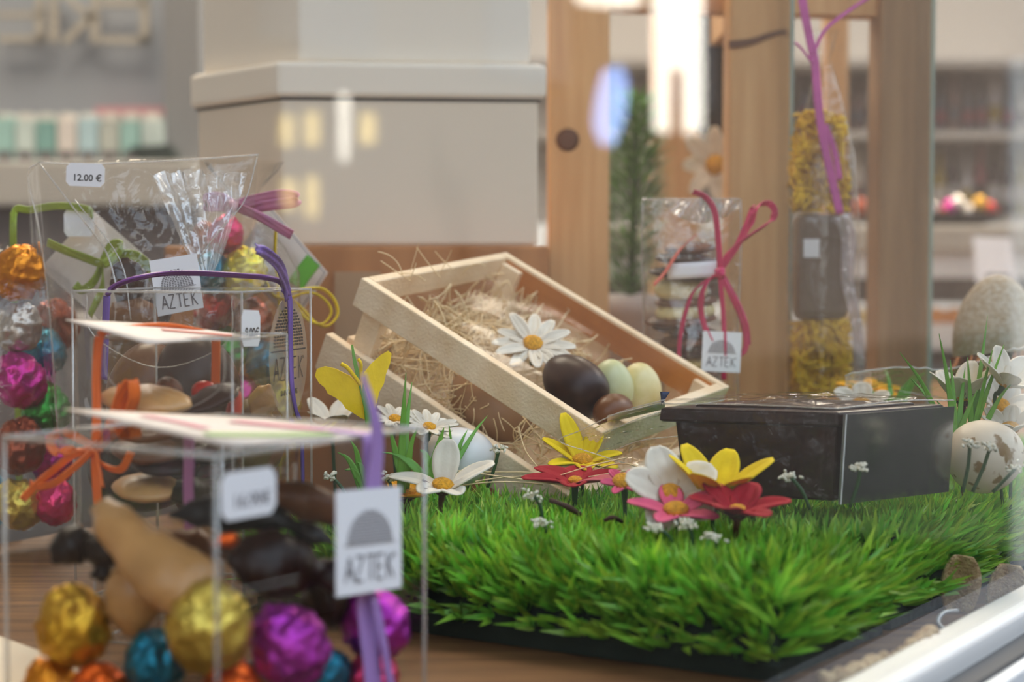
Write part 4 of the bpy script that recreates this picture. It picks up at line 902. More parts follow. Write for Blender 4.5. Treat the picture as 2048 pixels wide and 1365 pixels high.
# tall leaf sprigs
M['leaf'] = mat('bright_leaf', (120, 176, 48), .5, col2=(84, 148, 40), scale=20)
def sprig(rootpx, tips, Y, label, wd=.0032):
    b = P(*rootpx, Y); b.z = max(b.z, TZ+.03); rt = root('grass_sprig', b, label, 'grass sprig')
    for k, (x, y, dy) in enumerate(tips):
        t = P(x, y, Y+dy); m_ = b.lerp(t, .5)+V((0, 0, .006)); a = b+V((R.uniform(-.004, .004), R.uniform(-.004, .004), 0))
        mk('blade', MB().ribbon([a, a.lerp(m_, .6), m_.lerp(t, .3), t], lambda u: 1.35*wd*(1.05-u)*(.6+u*1.2 if u < .4 else 1.08), (1, .3*math.sin(k), .2*math.cos(k)), .00025, .0001, 4), M['leaf'], rt)
sprig((1915, 905), [(1878, 668, 0), (1800, 706, -.02), (1822, 758, .01), (1848, 790, .0), (1930, 735, .02), (1955, 780, 0), (1900, 720, .01), (1872, 800, -.01)], .98, 'tall leafy sprig right behind the silver panel, reaching highest', .0036)
sprig((1945, 900), [(1975, 632, .04), (1985, 700, .0), (2008, 690, .01), (1935, 715, 0), (2030, 760, 0), (1960, 800, .01), (1900, 815, 0)], .99, 'leafy sprig between the white cupped flower and the speckled egg', .0034)
sprig((1790, 830), [(1690, 765, 0), (1740, 800, 0), (1770, 740, .02), (1810, 770, .01), (1830, 750, 0), (1700, 790, .02), (1850, 745, 0)], 1.18, 'low green sprig beyond the chocolate box lid', .0045)
sprig((800, 985), [(812, 745, 0), (824, 765, .02), (836, 855, .0), (778, 850, 0)], .95, 'thin leafy sprig right of the purple ribbon end', .0044)
sprig((905, 960), [(898, 850, 0), (935, 860, .01), (975, 832, .02)], 1.0, 'short sprig in front of the crate slat', .0032)
sprig((868, 965), [(888, 856, 0), (840, 900, 0), (760, 905, 0)], .95, 'broad green leaf standing by the white egg', .0052)
sprig((735, 985), [(675, 905, 0), (700, 880, 0), (715, 925, 0), (760, 915, .01), (690, 940, 0), (745, 895, 0)], .97, 'small green sprig behind the front box, near the bud clusters', .0044)
# butterfly
bt = root('butterfly_ornament', P(728, 985, .985), 'yellow felt butterfly on a wire in front of the crate', 'ornament')
def wing(poly, Yf): return [P(x, y, Yf(x)) for x, y in poly]
def wingmesh(poly, Yf):
    a = wing(poly, Yf); n = len(a); ctr = sum(a, V((0, 0, 0)))/n; mb = MB(); th = V((0, .0007, 0))
    vs = [p-th for p in a]+[p+th for p in a]
    mb.add(vs, [tuple(range(n)), tuple(range(2*n-1, n-1, -1))]+[(i, i+n, (i+1) % n+n, (i+1) % n) for i in range(n)], False); return mb
mk('wing', wingmesh([(729, 800), (720, 772), (700, 752), (672, 738), (650, 733), (634, 738), (630, 752), (638, 766), (650, 776), (656, 788), (672, 796), (684, 806), (692, 818), (706, 826), (722, 836), (736, 842)], lambda x: .975), M['p_lemon'], bt)
mk('wing', wingmesh([(727, 800), (722, 770), (726, 748), (742, 728), (762, 710), (776, 702), (783, 708), (780, 728), (772, 748), (768, 768), (758, 786), (754, 806), (746, 826), (742, 846), (734, 842)], lambda x: .975+(x-727)*.0004), M['p_lemon'], bt)
mk('antenna', MB().tube(spline([P(722, 770, .974), P(708, 752, .974), P(694, 735, .972), P(682, 728, .972)], 5), .0012, 7), M['p_lemon'], bt)
mk('antenna', MB().tube(spline([P(724, 768, .974), P(722, 745, .974), P(722, 728, .972), P(716, 718, .972)], 5), .0010, 7), M['p_lemon'], bt)
mk('stick', MB().ribbon([P(704, 690, .978), P(712, 735, .976), P(730, 800, .973), P(738, 850, .973), P(744, 1005, .973)], lambda u: .0012+.0030*min(1, u*1.4), (1, 0, 0), .0004), M['leaf'], bt)
# white egg on the grass, speckled egg, big sanded egg
wh = mat('white_eggshell', (236, 234, 232), .3)
egg('white_egg', P(918, 915, 1.03), .0185, .044, (1, .2, .15), wh, 'plain white egg lying beneath the lower crate slat', 'egg')
m_sp = bpy.data.materials.new('speckled_shell'); m_sp.use_nodes = True; n = m_sp.node_tree; b = n.nodes['Principled BSDF']; b.inputs['Roughness'].default_value = .5
nz = n.nodes.new('ShaderNodeTexNoise'); nz.inputs['Scale'].default_value = 130; nz.inputs['Detail'].default_value = 6; n2 = n.nodes.new('ShaderNodeTexNoise'); n2.inputs['Scale'].default_value = 30
tcn = n.nodes.new('ShaderNodeTexCoord'); mlt = n.nodes.new('ShaderNodeMath'); mlt.operation = 'ADD'; rmp = n.nodes.new('ShaderNodeValToRGB')
n.links.new(tcn.outputs['Object'], nz.inputs['Vector']); n.links.new(tcn.outputs['Object'], n2.inputs['Vector']); n.links.new(nz.outputs[0], mlt.inputs[0]); n.links.new(n2.outputs[0], mlt.inputs[1])
rmp.color_ramp.elements[0].position = .60; rmp.color_ramp.elements[0].color = (*lin((232, 214, 188)), 1); rmp.color_ramp.elements[1].position = .64; rmp.color_ramp.elements[1].color = (*lin((150, 116, 70)), 1)
mlt2 = n.nodes.new('ShaderNodeMath'); mlt2.operation = 'MULTIPLY'; mlt2.inputs[1].default_value = .52; n.links.new(mlt.outputs[0], mlt2.inputs[0])
n.links.new(mlt2.outputs[0], rmp.inputs[0]); n.links.new(rmp.outputs[0], b.inputs['Base Color'])
egg('speckled_egg', P(1972, 912, .955), .0205, .044, (1, .3, .25), m_sp, 'cream egg with brown speckles on the grass at the right', 'egg', n=40)
m_sand = mat('sugar_grain_shell', (214, 200, 178), .8, col2=(186, 164, 130), scale=260, bump=1.0, bscale=420)
egg('decorative_egg', P(1994, 672, 1.28), .0325, .092, (0, 0, 1), m_sand, 'big sandy grained egg standing at the right behind the sprigs', 'egg', n=40)

# ------------------------------------------------------------------ chocolate box in cellophane
zb = CZ-.1295; zc = CZ-.0815
cbx = root('chocolate_box', (CBn.x, CBn.y+.03, zb), 'dark chocolate box with lid lying on the grass at the right', 'chocolate box')
def cbp(u, v, z, k=0): return CBn+CBl*u+CBr*v+UP*z
def taper(u0, u1, v0, v1, z0, z1, tp, wob=0):
    mb = MB(); c = .5
    def ring(k, z): return [cbp(a*(1)+0, b, z) for a, b in ((u0+k, v0+k), (u1-k, v0+k), (u1-k, v1-k), (u0+k, v1-k))]
    a = ring(tp, z0); b_ = ring(0, z1); return mb.add(a+b_, [(3, 2, 1, 0), (4, 5, 6, 7), (0, 1, 5, 4), (1, 2, 6, 5), (2, 3, 7, 6), (3, 0, 4, 7)], False)
mk('box_body', taper(.03, .96, .04, .96, zb, zc-.006, .035), M['choc'], cbx, bevel=.0015)
mk('box_lid', taper(-.0, 1.02, .01, .99, zc-.008, zc, -.01), M['choc'], cbx, bevel=.0015)
mk('lid_panel', taper(.10, .90, .14, .86, zc-.001, zc+.0015, -.01), M['choc'], cbx, bevel=.001)
gr = MB()
for k in range(3): gr.tube([cbp(.06, .055, zb+.010+k*.012)-CBr*.0, cbp(.94, .055, zb+.012+k*.012)], .0006, 6)
M['silver'] = mat('silver_mirror_board', (176, 182, 188), .10, metal=1.0, bump=.04, bscale=60)
M['silver'].node_tree.nodes['Principled BSDF'].inputs['Roughness'].default_value = .2
sp_ = root('silver_board', cbp(0, .5, zb), 'mirror-silver board closing the right end of the chocolate box', 'board')
e1, e2 = cbp(-.025, -.0, 0), cbp(-.025, 1.0, 0); nn_ = (e2-e1).cross(UP).normalized()
mk('board_panel', MB().bar(e1+UP*(zb-.001), e2-e1, -nn_*.0014, UP*(zc-zb)+nn_*.0034), M['silver'], sp_)
mk('board_edge', MB().bar(e1+UP*(zb-.001)+nn_*.0001, (e2-e1).normalized()*.0008, -nn_*.0016, UP*(zc-zb)+nn_*.0034), M['kraft'], sp_)
cw = root('cellophane_wrap', cbp(1, .5, zb), 'crackling clear cellophane round the chocolate box, its twisted end flaring left', 'wrapping')
def wr(u, v):       # sleeve: u along the long way, v around
    prof = [(-.03, zb+.0), (-.03, zc+.002), (1.03, zc+.003), (1.03, zb+.0)]
    t = v*3; i = min(int(t), 2); f_ = t-i; a, b_ = prof[i], prof[i+1]; vv = a[0]*(1-f_)+b_[0]*f_; zz = a[1]*(1-f_)+b_[1]*f_
    p = cbp(-.03+1.06*u, vv, zz); k = noise.noise(V((u*8, v*16, 2)))+.7*abs(noise.noise(V((u*17+v*5, v*24, 7))))
    o = UP if i == 1 else (-CBr.normalized() if i == 0 else CBr.normalized()); return p + o*(.0012+.0016*k)
mk('sleeve_film', MB().grid(wr, 60, 60), M['sleeve'], cw)
def fl(u, v):
    t = u; e_ = cbp(1.03, .0, 0); f2 = cbp(1.03, 1.0, 0)
    a0 = cbp(1.02, -.02+1.04*v, (zc+.002)*1.0) if True else None
    b0 = P(1118+ (1240-1118)*v*.4, 882+95*v*.6, .985)
    z_lo = cbp(1.02, -.02+.2*v, zb+.004)
    src = a0.lerp(z_lo, v*v)
    p = src.lerp(b0, t); k = noise.noise(V((u*7, v*9, 3)))+.8*abs(noise.noise(V((u*4+v*9, v*18, 1))))
    return p+V((0, -.5, 1)).normalized()*(.0032*k*math.sin(math.pi*min(1, t*.8+.1)))
mk('twisted_end', MB().grid(fl, 40, 40), M['cello_fine'], cw)
ee = MB()
ee.tube(spline([P(1330, 800, .935), P(1240, 825, .955), P(1160, 862, .975), P(1118, 882, .985), P(1180, 905, .985), P(1260, 930, .98), P(1330, 950, .95)], 6), .0004, 5)
ee.tube(spline([P(1450, 800, .96), P(1300, 830, .96), P(1210, 868, .975)], 6), .0003, 5)
ee.tube(spline([P(1400, 870, .93), P(1290, 880, .95), P(1230, 900, .97)], 6), .0003, 5)
ee.tube(spline([cbp(-.03, -.04, zc+.002), cbp(.5, -.05, zc+.003), cbp(1.03, -.04, zc+.002)], 6), .0003, 5)
ee.tube(spline([cbp(-.03, -.04, zc+.002), cbp(-.035, .5, zc+.004), cbp(-.03, 1.03, zc+.002)], 6), .0004, 5)
mk('film_edges', ee, M['edge'], cw)
# second wrapped parcel at the right edge
sc_ = root('cellophane_wrap', P(1990, 760, 1.12), 'bunched cellophane with coppery folds behind the white flowers at the right', 'wrapping')
def fw_(u, v):
    p = P(1690+400*u, 752-50*u**1.3+(25+75*u)*v-8*math.sin(u*9), 1.10+.05*v); k = abs(noise.noise(V((u*14+v*3, v*4, 3))))
    return p+V((0, -1, .6))*(.010*k*(.3+u))
mk('folded_film', MB().grid(fw_, 60, 16), M['cello_fine'], sc_)
ee = MB(); ee.tube([fw_(k/30, 0) for k in range(31)], .0007, 6); ee.tube([fw_(k/30, 1) for k in range(8, 31)], .0004, 6); mk('film_edges', ee, M['edge'], sc_)
mk('bronze_paper', MB().grid(lambda u, v: P(1900+180*u, 715-18*u+45*v, 1.17)+V((0, -.004*abs(math.sin(u*13+v*2)), 0)), 40, 4), mat('bronze_foil', (150, 96, 60), .25, metal=.9), sc_)
# blue printed corner and pale paper behind the chocolate box lid
mk('paper_leaflet', MB().slab(lambda u, v: P(1215+115*u, 832-28*u+14*v, 1.005+.02*v), 4, 2, .0004), M['paper'], None, 'pale paper leaflet edge between crate and chocolate box', 'leaflet')
mk('paper_corner', MB().slab(lambda u, v: P(1320+20*u*(1-v)+2*v, 784+16*v+12*u*v, 1.0), 3, 3, .0005), mat('navy_print', (30, 44, 84), .5), None, 'tiny navy paper corner poking above the chocolate box lid', 'leaflet')

# ------------------------------------------------------------------ burlap, cord and wire at the bottom right
m_bur = mat('burlap', (226, 194, 144), .95, col2=(186, 150, 104), scale=220, bump=1.2, bscale=600)
rp2 = MB(); rg = random.Random(4)
def Gz(px, py, z): return G(px, py, TZ+z)
rl = spline([Gz(1640, 1365, .004), Gz(1700, 1350, .006), Gz(1760, 1325, .006), Gz(1800, 1320, .007), Gz(1835, 1290, .012), Gz(1865, 1268, .014)], 10)
def rr_(t): return .0042*(1+.22*math.sin(t*60))
rp2.tube(rl, rr_, 12)
mk('jute_rope', rp2, m_bur, None, 'bumpy jute rope lying along the window frame at the bottom right', 'cord')
for (cx, cy, w_, h_, Y, lab) in ((1925, 1185, 92, 145, .90, 'burlap leaf shape leaning at the bottom right, left of the two'), (2018, 1205, 96, 150, .925, 'burlap leaf shape at the right frame edge beside the other')):
    k = Y/F
    c = P(cx, cy, Y)
    def lf_(u, v, c=c, w_=w_, h_=h_, k=k):
        t = v; ww = w_*k*(math.sin(math.pi*(.10+.82*t))**.7)*(.55+.5*t); return c+V(((u-.5)*ww, .012*(1-t)+.004*math.sin(u*5), (t-.5)*h_*k))
    mk('burlap_leaf', MB().slab(lf_, 10, 12, .0016), m_bur, None, lab, 'decoration', 'burlap leaf shapes')
m_wire = mat('pale_wire', (190, 188, 184), .4, metal=.4)
mk('wire_loop', MB().tube(spline([P(1915, 1222, .87), P(1888, 1226, .86), P(1876, 1245, .855), P(1895, 1262, .85), P(1930, 1272, .85), P(1960, 1270, .855), P(1972, 1250, .86)], 6), .0011, 8), m_wire, None, 'thin pale wire loop on the ledge by the burlap leaves', 'wire')
mk('amber_strip', MB().bar(G(1840, 1330, TZ+.001), V((.03, .045, 0)), V((-.006, .004, 0)), UP*.002), mat('amber_strip', (180, 110, 40), .5), None, 'narrow amber strip on the ledge beside the window rail', 'strip')
# cream panel at bottom left
mk('cream_tray', MB().add([G(-60, 1275, TZ+.002), G(0, 1296, TZ+.002), G(90, 1330, TZ+.002), G(175, 1372, TZ+.002), G(150, 1480, TZ+.002), G(-140, 1480, TZ+.002)]+[p+UP*.006 for p in (G(-60, 1275, TZ+.002), G(0, 1296, TZ+.002), G(90, 1330, TZ+.002), G(175, 1372, TZ+.002), G(150, 1480, TZ+.002), G(-140, 1480, TZ+.002))],
   [(5,4,3,2,1,0), (6,7,8,9,10,11)]+[(i, (i+1) % 6, (i+1) % 6+6, i+6) for i in range(6)], False), m_cream, None, 'corner of a cream card tray at the bottom left', 'tray', bevel=.001)
# ------------------------------------------------------------------ middle ground: plinth, white boxes, rack, bags
m_brown = mat('kraft_brown_board', (190, 128, 74), .6, col2=(168, 108, 60), scale=4, stretch=(10, 10, 1))
zp = P(800, 492, 1.32).z
pl_ = root('brown_plinth', (-.10, 1.42, TZ), 'brown board plinth behind the crate carrying the white boxes', 'plinth')
def X(px, Y): return (px-1024)/F*Y
mk('plinth_body', MB().box(((X(330, 1.32)+X(1096, 1.32))/2, 1.42, (TZ+zp)/2), (X(1096, 1.32)-X(330, 1.32), .20, zp-TZ)), m_brown, pl_, bevel=.002)
mk('front_strip', MB().box((X(715, 1.318), 1.3185, (TZ+zp)/2-.005), (.035, .003, zp-TZ-.03)), mat('pale_brown_strip', (176, 140, 104), .6), pl_)
m_wb = mat('grey_white_card', (232, 216, 194), .75); m_wl = mat('white_card_side', (244, 232, 214), .7)
def sbox(label, x0, xm, x1, Y0, Yl, Yr, z0, z1, lid, m1):
    # vertical prism, near corner at xm ; left corner x0 depth Yl, right corner x1 depth Yr
    c = V((X(xm, Y0), Y0, 0)); a = V((X(x0, Yl), Yl, 0)); b = V((X(x1, Yr), Yr, 0)); d = a+b-c
    rt = root('storage_box', (c+d)/2+UP*z0, label, 'box')
    def pr(k, z_0, z_1):
        ctr = (c+d)/2; q_ = [ctr+(p-ctr)*k for p in (c, b, d, a)]
        return MB().add([p+UP*z_0 for p in q_]+[p+UP*z_1 for p in q_], [(3,2,1,0), (4,5,6,7), (0,1,5,4), (1,2,6,5), (2,3,7,6), (3,0,4,7)], False)
    mk('box_body', pr(1, z0, z1), m1, rt, bevel=.003); mk('box_lid', pr(1.05, z1, z1+lid), m_wl, rt, bevel=.004)
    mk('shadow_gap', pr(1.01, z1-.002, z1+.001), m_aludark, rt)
    return rt
z1b = P(800, 200, 1.36).z; z1t = P(800, 128, 1.36).z
sbox('big greyish white lidded card box standing on the brown plinth', 398, 565, 1078, 1.34, 1.44, 1.36, zp, z1b, z1t-z1b, m_wb)
sbox('upper white card box stacked on the lid of the big one', 410, 600, 1062, 1.35, 1.45, 1.37, z1t+.0005, z1t+.16, .02, m_wl)
# pine display rack
rk = root('display_rack', (X(1360, 1.5), 1.55, TZ), 'pine slatted display rack standing behind the crate and cookie bag', 'rack')
for x0, x1, Y, d in ((1096, 1218, 1.45, .045), (1303, 1397, 1.95, .05), (1456, 1577, 1.42, .045), (1648, 1693, 2.0, .03)):
    mk('post', MB().box((X((x0+x1)/2, Y), Y+d/2, TZ+.45), (X(x1, Y)-X(x0, Y), d, .90)), M['pine'], rk, bevel=.002)
zr = P(1500, 0, 1.42).z
mk('cross_rail', MB().bar((X(1096, 1.45), 1.46, zr), (X(1860, 1.50)-X(1096, 1.45), .06, 0), (0, .03, 0), (0, 0, .04)), M['pine'], rk)
mk('cross_rail', MB().bar((X(1577, 1.42)+.0, 1.45, zr+.001), (.0, .5, 0), (-.03, 0, 0), (0, 0, .035)), M['pine'], rk)
kn_ = mat('pine_knot', (96, 56, 32), .6)
mk('wood_knot', MB().lathe([(.0001, 0), (.006, .0005), (.010, .0001)], facing(P(1135, 280, 1.4497), V((1, 0, 0)), (0, -1, 0)), 14), kn_, rk)
mk('wood_knot', MB().ribbon([P(1457, 90, 1.4188), P(1500, 84, 1.4188), P(1540, 70, 1.4188), P(1574, 60, 1.4188)], lambda u: .007*(1-.5*u), (0, 0, 1), .0002), kn_, rk)
m_post2 = mat('shaded_pine_post', (168, 132, 92), .65, col2=(146, 112, 76), scale=5, stretch=(16, 16, 1))  # darker copy of the pine, shade put into the colour
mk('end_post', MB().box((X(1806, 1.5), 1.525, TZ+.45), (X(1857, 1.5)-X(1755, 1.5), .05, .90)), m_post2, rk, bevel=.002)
gls = mat('glass_edge', (150, 172, 160), .2)
for px_, Y in ((1580, 1.36), (1860, 1.44)):
    gs = root('glass_panel', (X(px_, Y), Y, TZ), 'upright glass panel edge along the %s' % ('third pine post' if px_ < 1700 else 'rightmost rack post'), 'glass panel')
    mk('green_edge', MB().box((X(px_, Y), Y, TZ+.45), (.003, .003, .90)), gls, gs)
    mk('pane', MB().box((X(px_, Y), Y+.13, TZ+.45), (.003, .25, .90)), M['clear'], gs)
# spiky green plant in a pale pot
pt = root('potted_plant', P(1262, 600, 1.62)*1, 'bushy spiked green plant in a pale grey pot between two pine posts', 'plant')
pc_ = P(1262, 590, 1.62); tz_ = P(1270, 195, 1.62).z
mk('pot', MB().lathe([(.030, TZ+.001), (.034, pc_.z-.02), (.037, pc_.z-.018), (.037, pc_.z), (.028, pc_.z)], Matrix.Translation((pc_.x, pc_.y, 0)), 24), mat('pale_pot', (176, 172, 170), .6), pt)
g = MB(); rg = random.Random(8)
for i in range(2200):
    z = pc_.z+(tz_-pc_.z)*rg.random()**.8; k = (z-pc_.z)/(tz_-pc_.z); rad = .014+.020*math.sin(math.pi*min(1, k*.9+.1)); a = rg.uniform(0, 6.283)
    p = V((pc_.x+rad*math.cos(a)*.6+.006*k, pc_.y+rad*math.sin(a)*.6, z)); d = V((math.cos(a), math.sin(a), rg.uniform(.0, .9))).normalized(); L = rg.uniform(.015, .03); sd = d.cross(UP).normalized()*.0013
    t_ = rg.uniform(.5, 1.3)*(1+.5*k); o = len(g.v)
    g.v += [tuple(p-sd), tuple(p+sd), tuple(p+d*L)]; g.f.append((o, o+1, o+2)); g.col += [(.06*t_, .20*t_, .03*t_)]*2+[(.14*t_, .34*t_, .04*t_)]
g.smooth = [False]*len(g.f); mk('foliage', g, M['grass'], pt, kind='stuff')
mk('stem', MB().tube([(pc_.x, pc_.y, pc_.z-.01), (pc_.x+.004, pc_.y, tz_-.03)], .004, 8), M['stem'], pt)
# hanging daisy and dark bulb shape between posts
flower(P(1432, 330, 1.62), (-.35, -.9, .1), .030, .016, 8, 'p_white', 'big white daisy seen between the second and third pine posts', .1, seed=30, cr_=.010, stemlen=.05)
mk('leaf_spray', MB().slab(lambda u, v: P(1400+40*u, 318-20*math.sin(u*3)+16*(v-.5)*math.sin(math.pi*(.1+.8*u)), 1.63), 8, 3, .0006), M['leaf'], None, 'green leaf beside the big daisy between the posts', 'leaf')
mk('dark_bottle', MB().lathe([(.001, P(1428, 278, 1.75).z), (.020, P(1428, 262, 1.75).z), (.026, P(1428, 220, 1.75).z), (.022, P(1428, 150, 1.75).z), (.018, P(1428, 40, 1.75).z), (.016, P(1428, -60, 1.75).z)], Matrix.Translation((X(1428, 1.75), 1.75, 0)), 24), M['black'], None, 'dark rounded shape hanging between the second and third pine posts', 'ornament')

# ------------------------------------------------------------------ cookie bag
Yk = 1.22; kk = Yk/F
M['frost'] = clear('bag_film', (.97, .97, .96), 1.5, .05, .06, bump=.7, bscale=50)
kb = root('cookie_bag', P(1382, 1000, Yk)*1, 'clear bag of stacked biscuits tied with a raspberry ribbon', 'bag')
def kbag(r_, zt_): return V((X(1382, Yk)+r_[0], Yk+r_[1], zt_))
zt = P(1382, 402, Yk).z
def kf2(front):
    def f(u, v):
        z = TZ+.001+(zt-TZ)*v; w_ = .0345+.001*math.sin(v*9); d = .024*math.sin(math.pi*u)**.5*(1-max(0, v-.55)*1.5)
        return V((X(1382, Yk)+(u-.5)*2*w_, Yk+(-d if front else d)+.002*noise.noise(V((u*6, v*10, 1 if front else 8))), z))
    return f
mk('film', MB().grid(kf2(True), 26, 50), M['frost'], kb); mk('film', MB().grid(kf2(False), 20, 40), M['frost'], kb)
ee = MB(); ee.tube([kf2(True)(0, k/20) for k in range(21)], .0006, 5); ee.tube([kf2(True)(1, k/20) for k in range(21)], .0006, 5); ee.tube([kf2(True)(k/20, 1) for k in range(21)], .0007, 5); mk('film_edges', ee, M['edge'], kb)
mk('gathered_top', MB().grid(lambda u, v: P(1330+148*u, 402+46*v*math.sin(math.pi*(.1+.8*u)), Yk-.022-.004*math.sin(u*22+v*4)), 40, 8), clear('bunched_film', (.95, .95, .95), 2, .25, .15, bump=1, bscale=80, haze=.25), kb)
gK = 'biscuits stacked in the cookie bag'
cnames = [('whitechoc', 1362, 580, .036, 'cream biscuit, upper of the two pale ones in the cookie bag'), ('whitechoc', 1370, 624, .040, 'cream biscuit, lower of the two pale ones in the cookie bag'),
          ('cookie_dark', 1372, 603, .042, 'dark nut biscuit sandwiched by the two pale ones'), ('cookie_dark', 1362, 640, .048, 'nut florentine just below the pale biscuits'),
          ('choc', 1370, 660, .046, 'dark biscuit in the middle of the cookie bag stack'), ('cookie_dark', 1372, 682, .044, 'nut florentine behind the raspberry ribbon, above the tag'),
          ('choc', 1366, 704, .046, 'dark biscuit level with the bag tag'), ('cookie', 1375, 724, .040, 'golden biscuit low in the cookie bag'), ('cookie_dark', 1370, 745, .046, 'nut florentine near the foot of the cookie bag'),
          ('cookie_dark', 1380, 497, .034, 'nut florentine topmost in the cookie bag'), ('choc', 1375, 520, .044, 'dark biscuit just under the topmost florentine'), ('choc', 1370, 548, .048, 'dark biscuit behind the white label of the cookie bag')]
for m_, px_, py_, L_, lab in cnames:
    mk('biscuit', fluted(MB(), P(px_, py_, Yk), L_*1.05, L_*.75, .019 if m_ == 'whitechoc' else .009, (1, 0, R.uniform(-.1, .1)), (R.uniform(-.12, .12), -.12, 1), 8), M[m_], None, lab, 'biscuit', gK)
for i in range(9):
    mk('biscuit', fluted(MB(), V((X(1370, Yk), Yk, TZ+.012+i*.0085)), .044, .034, .009, (1, 0, 0), (0, 0, 1), 8), M[('choc', 'cookie_dark', 'choc')[i % 3]], None, 'dark biscuit in the hidden foot of the cookie bag stack', 'biscuit', 'biscuits at the foot of the cookie bag')
mk('label_sticker', MB().slab(lambda u, v: P(1335+105*u, 528+32*v-6*u, Yk-.026-.003*math.sin(math.pi*u)), 8, 3, .0004), M['label'], kb, 'white sticker')
M['rasp'] = mat('raspberry_ribbon', (206, 30, 96), .4, var=.3, scale=50, bump=.25, stretch=(1, 1, .1)); M['rasp2'] = mat('coral_ribbon', (206, 92, 80), .5)
rr2 = root('ribbon', P(1436, 545, Yk-.03), 'raspberry pink ribbon with an upright loop on the cookie bag', 'ribbon')
def pk(l, Y=Yk-.032): return [P(x, y, Y-(.002*i % .005)) for i, (x, y) in enumerate(l)]
for nm, l, wd in (('bow_tail', [(1440, 545), (1436, 480), (1430, 425), (1412, 396), (1386, 384)], .0042), ('bow_loop', [(1440, 540), (1462, 500), (1500, 470), (1538, 445), (1550, 425), (1540, 408), (1522, 408), (1508, 425), (1500, 450), (1478, 490), (1446, 535)], .0048),
                  ('bow_tail', [(1442, 538), (1470, 495), (1490, 455), (1502, 420), (1508, 412)], .0035), ('bow_loop', [(1440, 548), (1418, 560), (1404, 590), (1403, 630), (1420, 680), (1446, 708), (1478, 712), (1492, 690), (1484, 640), (1462, 590), (1444, 555)], .0042),
                  ('bow_tail', [(1436, 550), (1392, 578), (1372, 620), (1360, 680), (1358, 740)], .0032), ('bow_tail', [(1440, 550), (1446, 620), (1448, 700), (1448, 760)], .0034), ('bow_loop', [(1444, 552), (1470, 600), (1490, 650), (1495, 690)], .005)):
    mk(nm, MB().ribbon(pk(l), wd, (.6, -.4, .6), .0003, .0004), M['rasp'], rr2)
mk('coral_strand', MB().ribbon(pk([(1392, 470), (1360, 500), (1330, 545), (1308, 570)]), .0055, (.5, -.4, .5), .0003), M['rasp2'], rr2)
mk('knot', blob(MB(), pk([(1432, 540), (1440, 546), (1446, 552)]), [.002, .0045, .002], (1, 1), (0, -1, 0), 10), M['rasp'], rr2)
tk = root('gift_tag', P(1443, 745, Yk-.034), 'small square logo tag hanging on the cookie bag', 'tag'); tkM = facing(P(1443, 704, Yk-.036), V((1, 0, -.05)), (0, -1, .05))
mk('tag_card', MB().prism([(-.0135, -.014), (.0135, -.014), (.0135, .014), (-.0135, .014)], .0006, tkM), M['label'], tk); logo_tag(tk, tkM @ Matrix.Translation((0, 0, .0004)), .026, .027, M['ink_soft'])

# ------------------------------------------------------------------ tall bag with yellow shreds
Yt = 1.33
tb_ = root('gift_bag', P(1640, 1020, Yt), 'tall narrow clear bag of yellow paper shreds tied with a magenta ribbon', 'bag')
zz = [P(1640, y, Yt).z for y in (780, 600, 430, 300, 210, 150, 120, 60)]
def tw_(p): return p+V((p.x, p.y, 0))*.16*noise.noise(V((math.atan2(p.y, p.x)*2.5, p.z*22, 4)))
mk('film', MB().lathe([(.026, TZ+.001), (.027, zz[0]), (.027, zz[1]), (.026, zz[2]), (.022, zz[3]), (.014, zz[4]), (.008, zz[5]), (.004, zz[6]), (.011, zz[7])], Matrix.Translation((X(1645, Yt), Yt, 0)), 36, tw_, close=False), M['cello_fine'], tb_)
M['shred'] = mat('yellow_paper_shreds', (250, 196, 30), .6, var=.3, scale=40)
def shreds(label, y0, y1, n, cx):
    mb = MB(); rg = random.Random(y0); za, zb_ = P(cx, y1, Yt).z, P(cx, y0, Yt).z; c0 = X(cx, Yt)
    def bd(p):
        h_ = .022-(.012*max(0, (p.z-za)/(zb_-za)-.45) if y0 < 300 else 0); x = min(max(p.x, c0-h_), c0+h_); y = min(max(p.y, Yt-.019), Yt+.019); z = min(max(p.z, za), zb_); return V((x, y, z)), (x != p.x or y != p.y or z != p.z)
    for i in range(n): strand(mb, rg, V((c0+rg.uniform(-.02, .02), Yt+rg.uniform(-.018, .018), rg.uniform(za, zb_))), V((rg.gauss(0, 1), rg.gauss(0, 1), rg.gauss(0, 1))).normalized(), .05, .0011, 5, bd)
    mk('paper_shreds', mb, M['shred'], None, label, 'paper shreds', kind='stuff')
shreds('crinkled yellow paper shreds in the upper half of the tall bag', 225, 425, 190, 1636)
shreds('crinkled yellow paper shreds at the foot of the tall bag', 640, 790, 190, 1640)
cb2 = root('brown_box', P(1640, 650, Yt), 'grey brown chocolate block between the two yellow shred layers of the tall bag', 'chocolate')
zA, zB = P(1640, 638, Yt).z, P(1640, 430, Yt).z
mk('block', MB().box((X(1640, Yt), Yt, (zA+zB)/2), (.040, .030, zB-zA)), mat('greyish_brown_chocolate', (104, 88, 74), .3, var=.2, scale=20), cb2, bevel=.006)
mk('label_sticker', MB().box((X(1615, Yt), Yt-.0155, P(1615, 497, Yt).z), (.012, .0006, .014)), M['label'], cb2)
mk('support_straw', MB().box((X(1640, Yt), Yt, TZ+.04), (.034, .03, .075)), M['shred'], cb2)
M['mag'] = mat('magenta_ribbon', (214, 84, 176), .4, var=.2, scale=40)
mr = root('ribbon', P(1632, 150, Yt-.03), 'long magenta ribbon falling down the tall shred bag', 'ribbon')
